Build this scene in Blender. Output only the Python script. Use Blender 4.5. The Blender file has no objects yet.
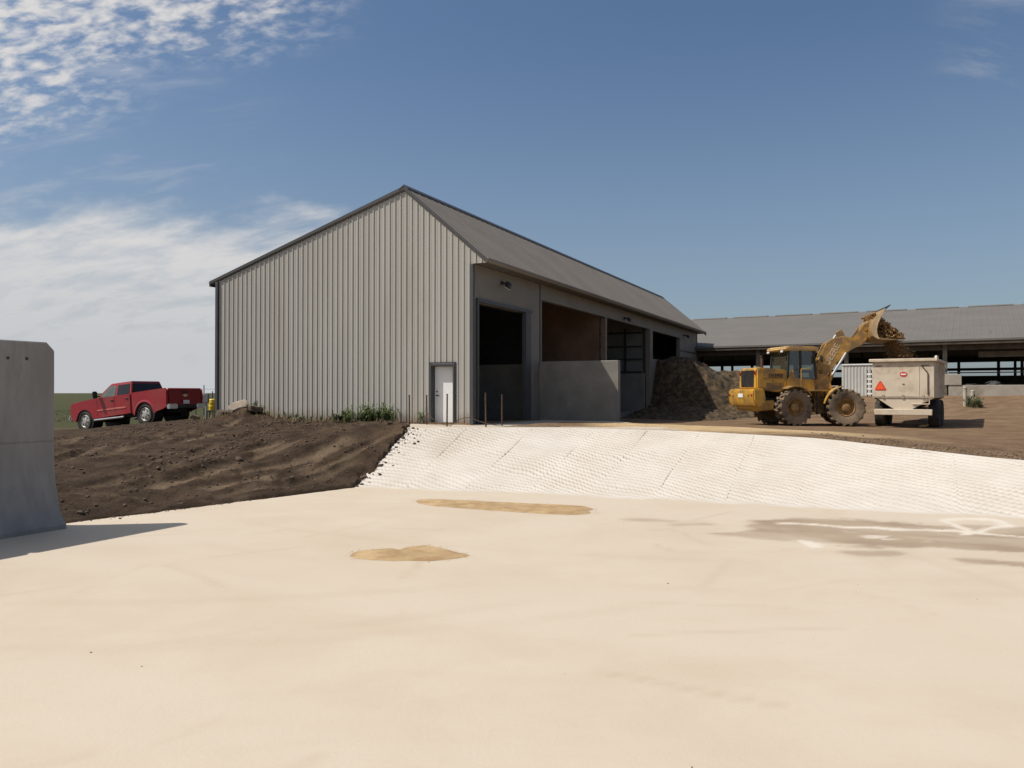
import bpy, bmesh, math, random
import numpy as np
from mathutils import Vector, Matrix, Euler
R = math.radians
random.seed(7)
scene = bpy.context.scene
COL = scene.collection

# ------------------------------------------------------------------ camera
EYE = 2.42
cam_d = bpy.data.cameras.new('camera'); cam = bpy.data.objects.new('camera', cam_d); COL.objects.link(cam)
cam.location = (0, 0, EYE); cam.rotation_euler = (R(90.65), 0, 0)
cam_d.sensor_width = 36; cam_d.lens = 36 * 790 / 1024
cam_d.clip_start = 0.1; cam_d.clip_end = 12000
scene.camera = cam

# ------------------------------------------------------------------ light
SUN_DIR = Vector((-0.99, -0.16, 1.38)).normalized()          # towards the sun
sun_d = bpy.data.lights.new('sun', 'SUN'); sun = bpy.data.objects.new('sun', sun_d); COL.objects.link(sun)
sun_d.energy = 4.3; sun_d.angle = R(0.53); sun_d.color = (1.0, 0.93, 0.82)
sun.rotation_euler = SUN_DIR.to_track_quat('Z', 'Y').to_euler(); sun.location = (-60, -10, 80)

world = bpy.data.worlds.new('World'); scene.world = world; world.use_nodes = True
scene.view_settings.view_transform = 'Standard'; scene.view_settings.look = 'None'
scene.view_settings.exposure = 0.13; scene.view_settings.gamma = 1.0
scene.view_settings.use_curve_mapping = False

class NT:
    """tiny helper to wire shader nodes"""
    def __init__(s, tree): s.t = tree; s.n = tree.nodes; s.l = tree.links
    def add(s, kind, **kw):
        n = s.n.new(kind)
        for k, v in kw.items():
            if k.startswith('i_'):
                key = k[2:]
                key = int(key) if key.isdigit() else key
                s.put(n.inputs[key], v)
            else: setattr(n, k, v)
        return n
    def put(s, sock, v):
        if isinstance(v, bpy.types.NodeSocket): s.l.new(v, sock)
        else: sock.default_value = v
    def math(s, op, a, b=0.0, clamp=False):
        n = s.n.new('ShaderNodeMath'); n.operation = op; n.use_clamp = clamp
        s.put(n.inputs[0], a); s.put(n.inputs[1], b); return n.outputs[0]
    def ramp(s, v, a, b, o0=0.0, o1=1.0):
        n = s.n.new('ShaderNodeMapRange'); n.interpolation_type = 'SMOOTHSTEP'
        s.put(n.inputs[0], v); s.put(n.inputs[1], a); s.put(n.inputs[2], b); s.put(n.inputs[3], o0); s.put(n.inputs[4], o1)
        return n.outputs[0]
    def noise(s, vec, scale, detail=4, rough=0.55, dist=0.0, out=0):
        n = s.n.new('ShaderNodeTexNoise'); s.put(n.inputs['Vector'], vec)
        n.inputs['Scale'].default_value = scale; n.inputs['Detail'].default_value = detail
        n.inputs['Roughness'].default_value = rough; n.inputs['Distortion'].default_value = dist
        return n.outputs[out]
    def mix(s, f, a, b):
        n = s.n.new('ShaderNodeMix'); n.data_type = 'RGBA'
        s.put(n.inputs[0], f); s.put(n.inputs[6], a); s.put(n.inputs[7], b); return n.outputs[2]
    def mapping(s, vec, scale=(1,1,1), rot=(0,0,0), loc=(0,0,0)):
        n = s.n.new('ShaderNodeMapping'); s.put(n.inputs[0], vec)
        n.inputs['Location'].default_value = loc; n.inputs['Rotation'].default_value = rot; n.inputs['Scale'].default_value = scale
        return n.outputs[0]

def c4(c): return (c[0], c[1], c[2], 1.0)

# ---- sky: Nishita + two fields of cloud, all as functions of the direction in the sky
w = NT(world.node_tree); w.n.clear()
sky = w.add('ShaderNodeTexSky'); sky.sky_type = 'NISHITA'; sky.sun_disc = False
sky.sun_elevation = math.asin(SUN_DIR.z); sky.sun_rotation = math.atan2(SUN_DIR.x, SUN_DIR.y)
sky.altitude = 300; sky.air_density = 1.0; sky.dust_density = 2.2; sky.ozone_density = 1.6
tc = w.add('ShaderNodeTexCoord'); sp = w.add('ShaderNodeSeparateXYZ'); w.l.new(tc.outputs['Generated'], sp.inputs[0])
X, Y, Z = sp.outputs
az = w.math('MULTIPLY', w.math('ARCTAN2', X, Y), 180 / math.pi)        # degrees, right is +
el = w.math('MULTIPLY', w.math('ARCSINE', Z), 180 / math.pi)
zc = w.math('ADD', w.math('MAXIMUM', Z, 0.0), 0.5)
pl = w.add('ShaderNodeCombineXYZ', i_0=w.math('DIVIDE', X, zc), i_1=w.math('DIVIDE', Y, zc), i_2=0.0).outputs[0]
# altocumulus, upper left: a raft of small puffs with a ragged slanting rim
wob = w.noise(pl, 3.6, 4)
front = w.math('ADD', w.math('MULTIPLY', az, 0.50), w.math('MULTIPLY', w.math('SUBTRACT', wob, 0.5), 11.0))
edge = w.math('SUBTRACT', el, w.math('ADD', front, 30.6))              # degrees above the raft's slanted edge
m1 = w.math('MULTIPLY', w.ramp(edge, -1.5, 4.0), w.ramp(az, -9.0, -17.0))
puff = w.noise(w.mapping(pl, scale=(1.0, 1.9, 1), rot=(0, 0, R(24))), 30.0, 6, 0.55, 0.15)
thick = w.ramp(edge, 0.0, 9.0, 0.06, -0.06)
a1 = w.math('MULTIPLY', m1, w.ramp(w.math('SUBTRACT', puff, thick), 0.34, 0.70))
a1 = w.math('MULTIPLY', a1, 0.93)
# broad veil over the left horizon
wob2 = w.noise(w.mapping(pl, scale=(0.8, 1.4, 1)), 5.5, 6, 0.58, 0.2)
topel = w.math('ADD', 12.2, w.math('MULTIPLY', w.math('SUBTRACT', wob2, 0.5), 9.0))
m2 = w.math('MULTIPLY', w.ramp(w.math('SUBTRACT', topel, el), -0.6, 2.6), w.ramp(az, -8.0, -15.0))
str2 = w.noise(w.mapping(pl, scale=(0.75, 1.8, 1), rot=(0, 0, R(10))), 12.0, 8, 0.62, 0.25)
low = w.ramp(el, 1.0, 7.5, 0.34, 0.0)
a2 = w.math('MULTIPLY', m2, w.math('MINIMUM', w.math('ADD', w.ramp(str2, 0.30, 0.66, 0.56, 0.98), low), 0.95))
# thin wisps: left middle, far right top
wis = w.noise(w.mapping(pl, scale=(0.6, 2.2, 1), rot=(0, 0, R(-20))), 8.0, 6, 0.6, 0.4)
a3 = w.math('MULTIPLY', w.math('MULTIPLY', w.ramp(wis, 0.45, 0.75), w.ramp(az, -14, -28)), 0.30)
a4 = w.math('MULTIPLY', w.math('MULTIPLY', w.ramp(wis, 0.42, 0.72), w.ramp(az, 27, 32)), w.math('MULTIPLY', w.ramp(el, 17.0, 19.5), 0.28))
alpha = w.math('MAXIMUM', w.math('MAXIMUM', a1, a2), w.math('MAXIMUM', a3, a4))
hz = w.ramp(el, 26.0, -3.0, 0.0, 0.46)                                  # milky air low down
tint = w.mix(1.0, sky.outputs[0], (0.86, 0.975, 1.05, 1)); tint.node.blend_type = 'MULTIPLY'
base = w.mix(hz, tint, (3.7, 4.15, 4.65, 1))
cloudc = w.mix(w.ramp(el, 2.0, 13.0), (6.2, 6.35, 6.6, 1), (8.0, 7.75, 7.55, 1))
skyc = w.mix(alpha, base, cloudc)
bg = w.add('ShaderNodeBackground'); w.l.new(skyc, bg.inputs[0]); bg.inputs[1].default_value = 0.084
wo = w.add('ShaderNodeOutputWorld'); w.l.new(bg.outputs[0], wo.inputs[0])

# ------------------------------------------------------------------ materials
def pm(name, col, rough=0.6, metal=0.0, var=0.18, vs=3.0, bump=0.0, bs=40.0, dust=None, dust_amt=0.0, dust_s=2.0, stretch=(1,1,1), spec=0.5):
    """one procedural paint: base colour with blotches, optional dust patches and fine bump"""
    m = bpy.data.materials.new(name); m.use_nodes = True
    n = NT(m.node_tree); b = n.n['Principled BSDF']
    t = n.add('ShaderNodeTexCoord').outputs['Object']
    t = n.mapping(t, scale=stretch)
    f = n.noise(t, vs, 5, 0.6)
    lo = tuple(c * (1 - var) for c in col); hi = tuple(min(1, c * (1 + var)) for c in col)
    c = n.mix(n.ramp(f, 0.3, 0.7), c4(lo), c4(hi))
    if dust:
        d = n.noise(t, dust_s, 7, 0.65, 0.3)
        c = n.mix(n.ramp(d, 0.62 - dust_amt * 0.5, 0.80 - dust_amt * 0.3), c, c4(dust))
    n.put(b.inputs['Base Color'], c)
    b.inputs['Roughness'].default_value = rough; b.inputs['Metallic'].default_value = metal
    b.inputs['Specular IOR Level'].default_value = spec
    if bump:
        bn = n.add('ShaderNodeBump'); bn.inputs['Strength'].default_value = bump; bn.inputs['Distance'].default_value = 0.02
        n.put(bn.inputs['Height'], n.noise(t, bs, 4, 0.6)); n.l.new(bn.outputs[0], b.inputs['Normal'])
    return m

def glass(name, col=(0.02, 0.025, 0.03), rough=0.05):
    m = pm(name, col, rough, 0.0, 0.1, 2.0, spec=0.8); return m

M = {}
DUST = (0.30, 0.22, 0.15)
M['clad'] = pm('painted_steel_cladding', (0.40, 0.384, 0.352), 0.55, 0.0, 0.05, 0.7, dust=(0.37, 0.348, 0.308), dust_amt=0.25, dust_s=0.5, stretch=(2.2, 2.2, 0.25), spec=0.3)
def mud_foot(m, zmax):
    """rain splashed mud on the lowest part of a wall"""
    n = NT(m.node_tree); b = n.n['Principled BSDF']; src = b.inputs['Base Color'].links[0].from_socket
    p = n.add('ShaderNodeTexCoord').outputs['Object']; s_ = n.add('ShaderNodeSeparateXYZ'); n.l.new(p, s_.inputs[0])
    h = n.math('ADD', s_.outputs[2], n.math('MULTIPLY', n.math('SUBTRACT', n.noise(n.mapping(p, scale=(3, 3, .8)), 1.6, 7, .68), .5), zmax * 1.6))
    n.put(b.inputs['Base Color'], n.mix(n.ramp(h, zmax, -.05, 0, .8), src, (.17, .125, .085, 1)))
mud_foot(M['clad'], .55)
M['wallp'] = pm('tan_wall_panel', (0.195, 0.178, 0.15), 0.6, 0.0, 0.05, 0.8, spec=0.3, dust=(0.165, 0.146, 0.12), dust_amt=0.2, dust_s=0.7)
M['roof'] = pm('taupe_steel_roof', (0.215, 0.188, 0.158), 0.6, 0.0, 0.06, 0.5, spec=0.2, dust=(0.19, 0.165, 0.137), dust_amt=0.3, dust_s=0.3)
M['trim'] = pm('grey_trim', (0.055, 0.056, 0.060), 0.5, 0.0, 0.08, 2)
M['lighttrim'] = pm('light_trim', (0.24, 0.245, 0.25), 0.5, 0.0, 0.08, 2)
M['conc'] = pm('cast_concrete', (0.20, 0.19, 0.172), 0.85, 0, 0.14, 1.3, 0.35, 30, dust=(0.165, 0.155, 0.137), dust_amt=0.35, dust_s=0.9)
M['conc_p'] = pm('precast_concrete', (0.245, 0.232, 0.22), 0.85, 0, 0.14, 2.2, 0.45, 45, dust=(0.195, 0.184, 0.172), dust_amt=0.22, dust_s=2.4, stretch=(1, 1, 0.22))
M['floor'] = pm('stained_floor', (0.17, 0.145, 0.115), 0.8, 0, 0.3, 0.8)
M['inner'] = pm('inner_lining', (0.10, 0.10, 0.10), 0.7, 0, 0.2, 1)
M['ply'] = pm('brown_plywood', (0.23, 0.135, 0.085), 0.75, 0, 0.2, 0.6, dust=(0.17, 0.10, 0.065), dust_amt=0.4, dust_s=0.8)
M['white'] = pm('white_paint', (0.78, 0.78, 0.77), 0.45, 0, 0.03, 2)
M['steel'] = pm('galvanised_steel', (0.55, 0.56, 0.57), 0.4, 0.6, 0.15, 6)
M['rust'] = pm('rusty_steel', (0.085, 0.05, 0.035), 0.8, 0.2, 0.4, 9)
M['black'] = pm('black_plastic', (0.018, 0.018, 0.019), 0.55, 0, 0.3, 4)
M['dark'] = pm('dark_steel', (0.035, 0.034, 0.033), 0.6, 0.2, 0.3, 4)
M['glass'] = pm('tinted_glass', (.012, .014, .016), .08, 0, .1, 2, spec=.35)
M['glassl'] = pm('light_window_glass', (.10, .125, .11), .08, 0, .25, 2, spec=.6)
M['glassd'] = pm('dusty_glass', (0.06, 0.065, 0.06), 0.12, 0, 0.3, 2, spec=0.7)
M['yel'] = pm('loader_yellow', (0.60, 0.335, 0.045), 0.5, 0, 0.10, 2, dust=(0.27, 0.17, 0.07), dust_amt=0.5, dust_s=1.6)
M['yeld'] = pm('muddy_yellow', (0.46, 0.25, 0.05), 0.7, 0, 0.25, 2.5, 0.3, 25, dust=(0.19, 0.12, 0.058), dust_amt=0.55, dust_s=2.2)
M['tyre'] = pm('dusty_rubber', (0.05, 0.042, 0.034), 0.9, 0, 0.35, 4, 0.3, 30, dust=(0.20, 0.145, 0.095), dust_amt=0.75, dust_s=2.5)
M['rimrust'] = pm('muddy_rim', (0.27, 0.155, 0.055), 0.8, 0, 0.4, 5)
M['red'] = pm('red_car_paint', (0.29, 0.020, 0.028), 0.3, 0, 0.06, 1.5, dust=(0.25, 0.055, 0.048), dust_amt=0.3, dust_s=1.2, spec=0.5)
M['redd'] = pm('red_tailgate_paint', (0.30, 0.014, 0.02), 0.3, 0, 0.08, 1.5)
M['chrome'] = pm('chrome', (0.75, 0.75, 0.76), 0.18, 0.95, 0.05, 4)
M['alloy'] = pm('polished_alloy', (0.46, 0.45, 0.42), 0.4, 0.3, 0.1, 5)
M['lampred'] = pm('red_lens', (0.35, 0.012, 0.012), 0.2, 0, 0.1, 3)
M['lampwhite'] = pm('clear_lens', (0.75, 0.75, 0.72), 0.15, 0, 0.05, 3)
M['cream'] = pm('wagon_cream', (0.60, 0.515, 0.405), 0.55, 0, 0.07, 1.5, dust=(0.42, 0.335, 0.24), dust_amt=0.35, dust_s=1.3)
M['smv'] = pm('orange_reflector', (0.85, 0.10, 0.025), 0.5, 0, 0.05, 4)
M['badge'] = pm('red_badge', (0.55, 0.05, 0.03), 0.5, 0, 0.05, 4)
M['feed'] = pm('brown_feed', (0.21, 0.118, 0.045), 0.95, 0, 0.45, 9, 0.8, 18, dust=(0.33, 0.205, 0.088), dust_amt=0.4, dust_s=7)
M['pile'] = pm('silage', (0.030, 0.020, 0.010), 0.95, 0, 0.45, 5, 1.0, 16, dust=(0.115, 0.076, 0.036), dust_amt=0.45, dust_s=3.5)
M['barnroof'] = pm('weathered_barn_roof', (0.150, 0.140, 0.130), 0.65, 0, 0.06, 0.4, spec=0.2)
M['wood'] = pm('dark_timber', (0.07, 0.055, 0.042), 0.8, 0, 0.3, 2)
M['woodl'] = pm('grey_timber', (0.15, 0.135, 0.11), 0.8, 0, 0.25, 2)
M['soil'] = pm('soil_clod', (0.09, 0.062, 0.042), 0.95, 0, 0.35, 6, 0.6, 30)
M['stone'] = pm('broken_concrete', (0.25, 0.205, 0.165), 0.9, 0, 0.2, 4, 0.5, 25)
M['leaf'] = pm('weed_leaf', (0.115, 0.15, 0.05), 0.7, 0, 0.5, 2.5)
M['dry'] = pm('dry_grass', (0.26, 0.20, 0.10), 0.85, 0, 0.4, 3)
M['yplastic'] = pm('yellow_plastic', (0.75, 0.52, 0.03), 0.45, 0, 0.08, 3)
M['sandp'] = pm('damp_sand', (0.42, 0.295, 0.155), 0.9, 0, 0.16, 1.4, 0.5, 35, dust=(0.31, 0.20, 0.095), dust_amt=0.45, dust_s=3.0)
# ------------------------------------------------------------------ mesh helpers
class MB:
    def __init__(s, m=None): s.bm = bmesh.new(); s.m = m.copy() if m else Matrix()
    def _fin(s, verts, mt=None):
        k = s.m @ mt if mt else s.m
        for v in verts: v.co = k @ v.co
    def _bev(s, verts, b, seg=1):
        if b <= 0: return list(verts)
        es = list({e for v in verts for e in v.link_edges})
        r = bmesh.ops.bevel(s.bm, geom=es, offset=b, segments=seg, affect='EDGES', clamp_overlap=True)
        return list({v for v in r['verts']} | {v for v in verts if v.is_valid})
    def box(s, c, size, rot=None, bev=0.0, seg=1):
        r = bmesh.ops.create_cube(s.bm, size=1.0); vs = r['verts']
        for v in vs: v.co = Vector((v.co.x * size[0], v.co.y * size[1], v.co.z * size[2]))
        vs = s._bev(vs, bev, seg)
        mt = Matrix.Translation(c) @ (Euler(rot).to_matrix().to_4x4() if rot else Matrix())
        s._fin(vs, mt); return s
    def prism(s, pts, d0, d1, bev=0.0, seg=1, plane='xz', taper=None):
        """polygon pts in a plane, extruded along the third axis from d0 to d1"""
        def co(p, d):
            return Vector({'xz': (p[0], d, p[1]), 'yz': (d, p[0], p[1]), 'xy': (p[0], p[1], d)}[plane])
        q = taper or pts
        a = [s.bm.verts.new(co(p, d0)) for p in pts]; b = [s.bm.verts.new(co(p, d1)) for p in q]
        n = len(pts)
        s.bm.faces.new(a); s.bm.faces.new(b[::-1])
        for i in range(n): s.bm.faces.new((a[i], b[i], b[(i + 1) % n], a[(i + 1) % n]))
        vs = s._bev(a + b, bev, seg); s._fin(vs); return s
    def cyl(s, p0, p1, r0, r1=None, seg=14):
        r1 = r0 if r1 is None else r1
        p0 = Vector(p0); p1 = Vector(p1); d = p1 - p0
        r = bmesh.ops.create_cone(s.bm, cap_ends=True, segments=seg, radius1=r0, radius2=r1, depth=d.length)
        mt = Matrix.Translation((p0 + p1) / 2) @ d.to_track_quat('Z', 'Y').to_matrix().to_4x4()
        s._fin(r['verts'], mt); return s
    def tube(s, pts, r, seg=8):
        for a, b in zip(pts[:-1], pts[1:]): s.cyl(a, b, r, r, seg)
        return s
    def lathe(s, prof, o, axis, seg=32, closed=False):
        """prof: (radius, height along axis)"""
        o = Vector(o); q = Vector(axis).to_track_quat('Z', 'Y').to_matrix().to_4x4()
        rings = []
        for (rr, h) in prof:
            rings.append([s.bm.verts.new((rr * math.cos(2 * math.pi * i / seg), rr * math.sin(2 * math.pi * i / seg), h)) for i in range(seg)])
        vs = [v for r in rings for v in r]
        rng = list(zip(rings[:-1], rings[1:])) + ([(rings[-1], rings[0])] if closed else [])
        for a, b in rng:
            for i in range(seg): s.bm.faces.new((a[i], a[(i + 1) % seg], b[(i + 1) % seg], b[i]))
        if not closed:
            s.bm.faces.new(rings[0][::-1]); s.bm.faces.new(rings[-1])
        s._fin(vs, Matrix.Translation(o) @ q); return s
    def face(s, pts):
        vs = [s.bm.verts.new(p) for p in pts]; s.bm.faces.new(vs); s._fin(vs); return s
    def loft(s, rings, cap=True):
        rr = [[s.bm.verts.new(p) for p in r] for r in rings]; n = len(rr[0])
        for a, b in zip(rr[:-1], rr[1:]):
            for i in range(n): s.bm.faces.new((a[i], a[(i + 1) % n], b[(i + 1) % n], b[i]))
        if cap: s.bm.faces.new(rr[0][::-1]); s.bm.faces.new(rr[-1])
        s._fin([v for r in rr for v in r]); return s
    def rock(s, c, r, sub=1, sq=(1, 1, 0.7), rnd=0.3, rng=random):
        q = bmesh.ops.create_icosphere(s.bm, subdivisions=sub, radius=r)
        e = Euler((rng.random() * 6, rng.random() * 6, rng.random() * 6)).to_matrix()
        for v in q['verts']:
            k = 1 + rng.uniform(-rnd, rnd)
            p = e @ (v.co * k); v.co = Vector((p.x * sq[0], p.y * sq[1], p.z * sq[2])) + Vector(c)
        s._fin(q['verts']); return s
    def text(s, body, size, mt, depth=0.004):
        cu = bpy.data.curves.new('t', 'FONT'); cu.body = body; cu.size = size; cu.extrude = depth; cu.align_x = 'CENTER'; cu.align_y = 'CENTER'
        cu.offset = size * 0.02
        o = bpy.data.objects.new('t', cu); COL.objects.link(o)
        dg = bpy.context.evaluated_depsgraph_get(); me = bpy.data.meshes.new_from_object(o.evaluated_get(dg))
        n0 = len(s.bm.verts); s.bm.from_mesh(me); s.bm.verts.ensure_lookup_table()
        s._fin([s.bm.verts[i] for i in range(n0, len(s.bm.verts))], mt)
        bpy.data.objects.remove(o); bpy.data.curves.remove(cu); bpy.data.meshes.remove(me); return s
    def build(s, name, mat, parent=None, smooth=True, angle=38):
        bmesh.ops.recalc_face_normals(s.bm, faces=s.bm.faces[:])
        me = bpy.data.meshes.new(name); s.bm.to_mesh(me); s.bm.free()
        return link(name, me, mat, parent, smooth, angle)

def link(name, me, mat, parent=None, smooth=True, angle=38):
    o = bpy.data.objects.new(name, me); COL.objects.link(o)
    if mat: me.materials.append(mat)
    if smooth and len(me.polygons):
        me.polygons.foreach_set('use_smooth', [True] * len(me.polygons)); me.set_sharp_from_angle(angle=R(angle))
    if parent: o.parent = parent
    return o
def tag(o, label, cat, group=None, kind=None):
    if label: o['label'] = label
    if cat: o['category'] = cat
    if group: o['group'] = group
    if kind: o['kind'] = kind
    return o
def thing(name, label, cat, loc=(0, 0, 0), rz=0.0, group=None, rot=None):
    o = bpy.data.objects.new(name, None); COL.objects.link(o); o.empty_display_size = 0.3
    o.location = loc; o.rotation_euler = rot if rot else (0, 0, rz); return tag(o, label, cat, group)
def structure(o): o['kind'] = 'structure'; return o

# ---- value noise in numpy
def _h(ix, iy, s):
    n = (ix.astype(np.int64) * 374761393 + iy.astype(np.int64) * 668265263 + s * 982451653) & 0xffffffff
    n = ((n ^ (n >> 13)) * 1274126177) & 0xffffffff
    return ((n ^ (n >> 16)) & 0xffff) / 65535.0
def vnoise(x, y, s=0):
    ix = np.floor(x); iy = np.floor(y); fx = x - ix; fy = y - iy
    fx = fx * fx * fx * (fx * (fx * 6 - 15) + 10); fy = fy * fy * fy * (fy * (fy * 6 - 15) + 10)
    a = _h(ix, iy, s); b = _h(ix + 1, iy, s); c = _h(ix, iy + 1, s); d = _h(ix + 1, iy + 1, s)
    return (a + (b - a) * fx) * (1 - fy) + (c + (d - c) * fx) * fy
def fbm(x, y, s=0, o=4, g=0.5):
    t = 0; a = 1; n = 0
    for k in range(o):
        t = t + a * vnoise(x * 2 ** k + 17.3 * k, y * 2 ** k - 9.1 * k, s + k); n += a; a *= g
    return t / n * 2 - 1
def sstep(a, b, v):
    t = np.clip((v - a) / (b - a), 0, 1); return t * t * (3 - 2 * t)
def grid_mesh(name, P, attrs=None):
    """P: (ny, nx, 3) array -> quad mesh with float point attributes"""
    ny, nx, _ = P.shape
    me = bpy.data.meshes.new(name)
    idx = np.arange(ny * nx).reshape(ny, nx)
    q = np.stack([idx[:-1, :-1], idx[:-1, 1:], idx[1:, 1:], idx[1:, :-1]], -1).reshape(-1, 4)
    me.vertices.add(ny * nx); me.vertices.foreach_set('co', P.reshape(-1).astype(np.float32))
    me.loops.add(q.size); me.loops.foreach_set('vertex_index', q.reshape(-1).astype(np.int32))
    me.polygons.add(len(q)); me.polygons.foreach_set('loop_start', np.arange(0, q.size, 4, dtype=np.int32))
    me.update(calc_edges=True); me.validate()
    for k, v in (attrs or {}).items():
        a = me.attributes.new(k, 'FLOAT', 'POINT'); a.data.foreach_set('value', np.asarray(v, np.float32).reshape(-1))
    return me
def attr(n, name): return n.add('ShaderNodeAttribute', attribute_name=name).outputs['Fac']

_ic = bmesh.new(); bmesh.ops.create_icosphere(_ic, subdivisions=1, radius=1.0); _iv = np.array([v.co[:] for v in _ic.verts]); _if = np.array([[v.index for v in f.verts] for f in _ic.faces]); _ic.free()
def rocks(name, C, Rr, mat, sq=(1.2, 1, .8), rnd=.28, seed=1, parent=None, angle=60):
    """many small irregular stones as one mesh"""
    C = np.asarray(C, float); Rr = np.asarray(Rr, float); rs = np.random.RandomState(seed); N = len(C); k = len(_iv)
    q = rs.randn(N, 4); q /= np.linalg.norm(q, axis=1)[:, None]; w_, x_, y_, z_ = q.T
    Rm = np.stack([1 - 2 * (y_ * y_ + z_ * z_), 2 * (x_ * y_ - z_ * w_), 2 * (x_ * z_ + y_ * w_), 2 * (x_ * y_ + z_ * w_), 1 - 2 * (x_ * x_ + z_ * z_), 2 * (y_ * z_ - x_ * w_), 2 * (x_ * z_ - y_ * w_), 2 * (y_ * z_ + x_ * w_), 1 - 2 * (x_ * x_ + y_ * y_)], -1).reshape(N, 3, 3)
    V_ = _iv[None] * (1 + rs.uniform(-rnd, rnd, (N, k, 1)))
    V_ = np.einsum('nij,nkj->nki', Rm, V_) * np.array(sq) * Rr[:, None, None] + C[:, None, :]
    F_ = (_if[None] + (np.arange(N) * k)[:, None, None]).reshape(-1, 3)
    me = bpy.data.meshes.new(name); me.vertices.add(N * k); me.vertices.foreach_set('co', V_.reshape(-1).astype(np.float32))
    me.loops.add(F_.size); me.loops.foreach_set('vertex_index', F_.reshape(-1).astype(np.int32)); me.polygons.add(len(F_)); me.polygons.foreach_set('loop_start', np.arange(0, F_.size, 3, dtype=np.int32)); me.update(calc_edges=True); me.validate()
    return link(name, me, mat, parent, True, angle)
# ------------------------------------------------------------------ terrain
AL = R(25.27)                                        # the shed's turn against the view
E = np.array([math.cos(AL), -math.sin(AL)]); G = np.array([math.sin(AL), math.cos(AL)])
SH = np.array([-1.336, 26.4]); FL = 1.35             # shed corner and floor level
def sw(k, l): return tuple(SH + k * E + l * G)       # shed plan -> world
toe = np.array([(-4.27, 20.2), (-2.2, 19.6), (-.29, 18.93), (2.9, 17.87), (6.1, 16.6), (8.57, 15.67), (9.87, 15.2), (14, 13.5), (24, 9.4)])
top = np.array([(-3.27, 24.15, 1.35), (-.6, 24.2, 1.35), (2.14, 24.1, 1.35), (5.25, 22.8, 1.31), (8.06, 20.76, 1.23), (10.06, 18.8, 1.03), (11.1, 17.8, .93), (15.0, 15.8, .78), (25, 11.3, .62)])
hole = [(-8.26, 14.9), (-15.5, 5.1), (-27, -10.5), (30, -14), (24, 9.4)] + [tuple(p[:2]) for p in top[::-1][0:-1]] + \
       [sw(3.3, 5.6), sw(0.0, 5.6), sw(0, 0), sw(-3.2, 0), (-3.27, 24.15), (-4.27, 20.2)]
hole = np.array(hole)
def sdist(px, py, poly):
    """signed distance, + inside"""
    d = np.full(px.shape, 1e9); ins = np.zeros(px.shape, bool); n = len(poly)
    for i in range(n):
        ax, ay = poly[i]; bx, by = poly[(i + 1) % n]
        ex, ey = bx - ax, by - ay
        t = np.clip(((px - ax) * ex + (py - ay) * ey) / (ex * ex + ey * ey + 1e-9), 0, 1)
        d = np.minimum(d, np.hypot(px - ax - t * ex, py - ay - t * ey))
        with np.errstate(divide='ignore', invalid='ignore'):
            c = ((ay > py) != (by > py)) & (px < (bx - ax) * (py - ay) / (by - ay + 1e-12) + ax)
        ins ^= c
    return np.where(ins, d, -d)
ctrl = [(-4.6, 20.5, .13), (-4.2, 22.0, .66), (-5.4, 18.9, .10), (-7, 16.8, .06), (-8.4, 14.9, .04), (-11, 11.2, .05), (-16, 5, .05),
        (-9.5, 17.6, .42), (-7.2, 20.5, .62), (-5.4, 22.3, .90), (-3.7, 24.1, 1.38), (-12.5, 14.5, .42),
        (-6.0, 25.4, 1.30), (-8.5, 24.2, 1.00), (-11.3, 22.5, .84), (-14.5, 19.5, .66), (-3.5, 26.9, 1.38), (-7, 28.6, 1.38), (-11.6, 31.0, 1.37),
        (-13.5, 29.0, 1.18), (-16.4, 36.0, 1.02), (-14.0, 37.5, 1.06), (-20.0, 37.0, .68), (-18.2, 33.5, .84), (-24, 34, .50), (-30, 40, .40), (-20, 28, .62), (-20, 48, .75), (-12, 48, 1.1), (-35, 60, .62), (-15, 70, .9),
        (2, 24.6, 1.34), (5.4, 23.2, 1.30), (8.3, 21.2, 1.23), (10.3, 19.2, 1.04), (11.4, 18.2, .94), (15.2, 16.4, .79), (25, 12, .62),
        (4.5, 30, 1.28), (8, 30, 1.15), (12, 27, 1.05), (12, 34.5, 1.0), (15, 35.0, .98), (17.5, 33, .96), (17, 28, .97), (22, 30, 1.0), (26, 28, 1.05), (16, 22, .95),
        (24, 40, 1.45), (30, 44, 1.9), (28, 49, 2.25), (22, 52, 2.22), (17, 55, 2.2), (33, 46, 2.25), (20, 45, 1.5), (13, 45, 1.15), (36, 36, 1.5), (45, 50, 2.3), (10, 60, 2.1), (20, 70, 2.25), (40, 70, 2.25), (0, 75, 1.6), (40, 20, .8), (30, 90, 2.1)]
ctrl = np.array(ctrl, float)
def _U(r2): return 0.5 * r2 * np.log(r2 + 1e-9)
_n = len(ctrl); _K = _U((ctrl[:, None, 0] - ctrl[None, :, 0]) ** 2 + (ctrl[:, None, 1] - ctrl[None, :, 1]) ** 2) + 0.5 * np.eye(_n)
_P = np.c_[np.ones(_n), ctrl[:, :2]]
_A = np.block([[_K, _P], [_P.T, np.zeros((3, 3))]])
_w = np.linalg.solve(_A, np.r_[ctrl[:, 2], np.zeros(3)])
def tps(x, y):
    z = _w[_n] + _w[_n + 1] * x + _w[_n + 2] * y
    for i in range(_n): z = z + _w[i] * _U((x - ctrl[i, 0]) ** 2 + (y - ctrl[i, 1]) ** 2)
    f = sstep(70, 120, np.hypot(x, y - 20))
    return z * (1 - f) + 0.8 * f
ED = np.array([math.sin(R(13)), math.cos(R(13))])                                               # the dozer ran square to the gable
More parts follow.
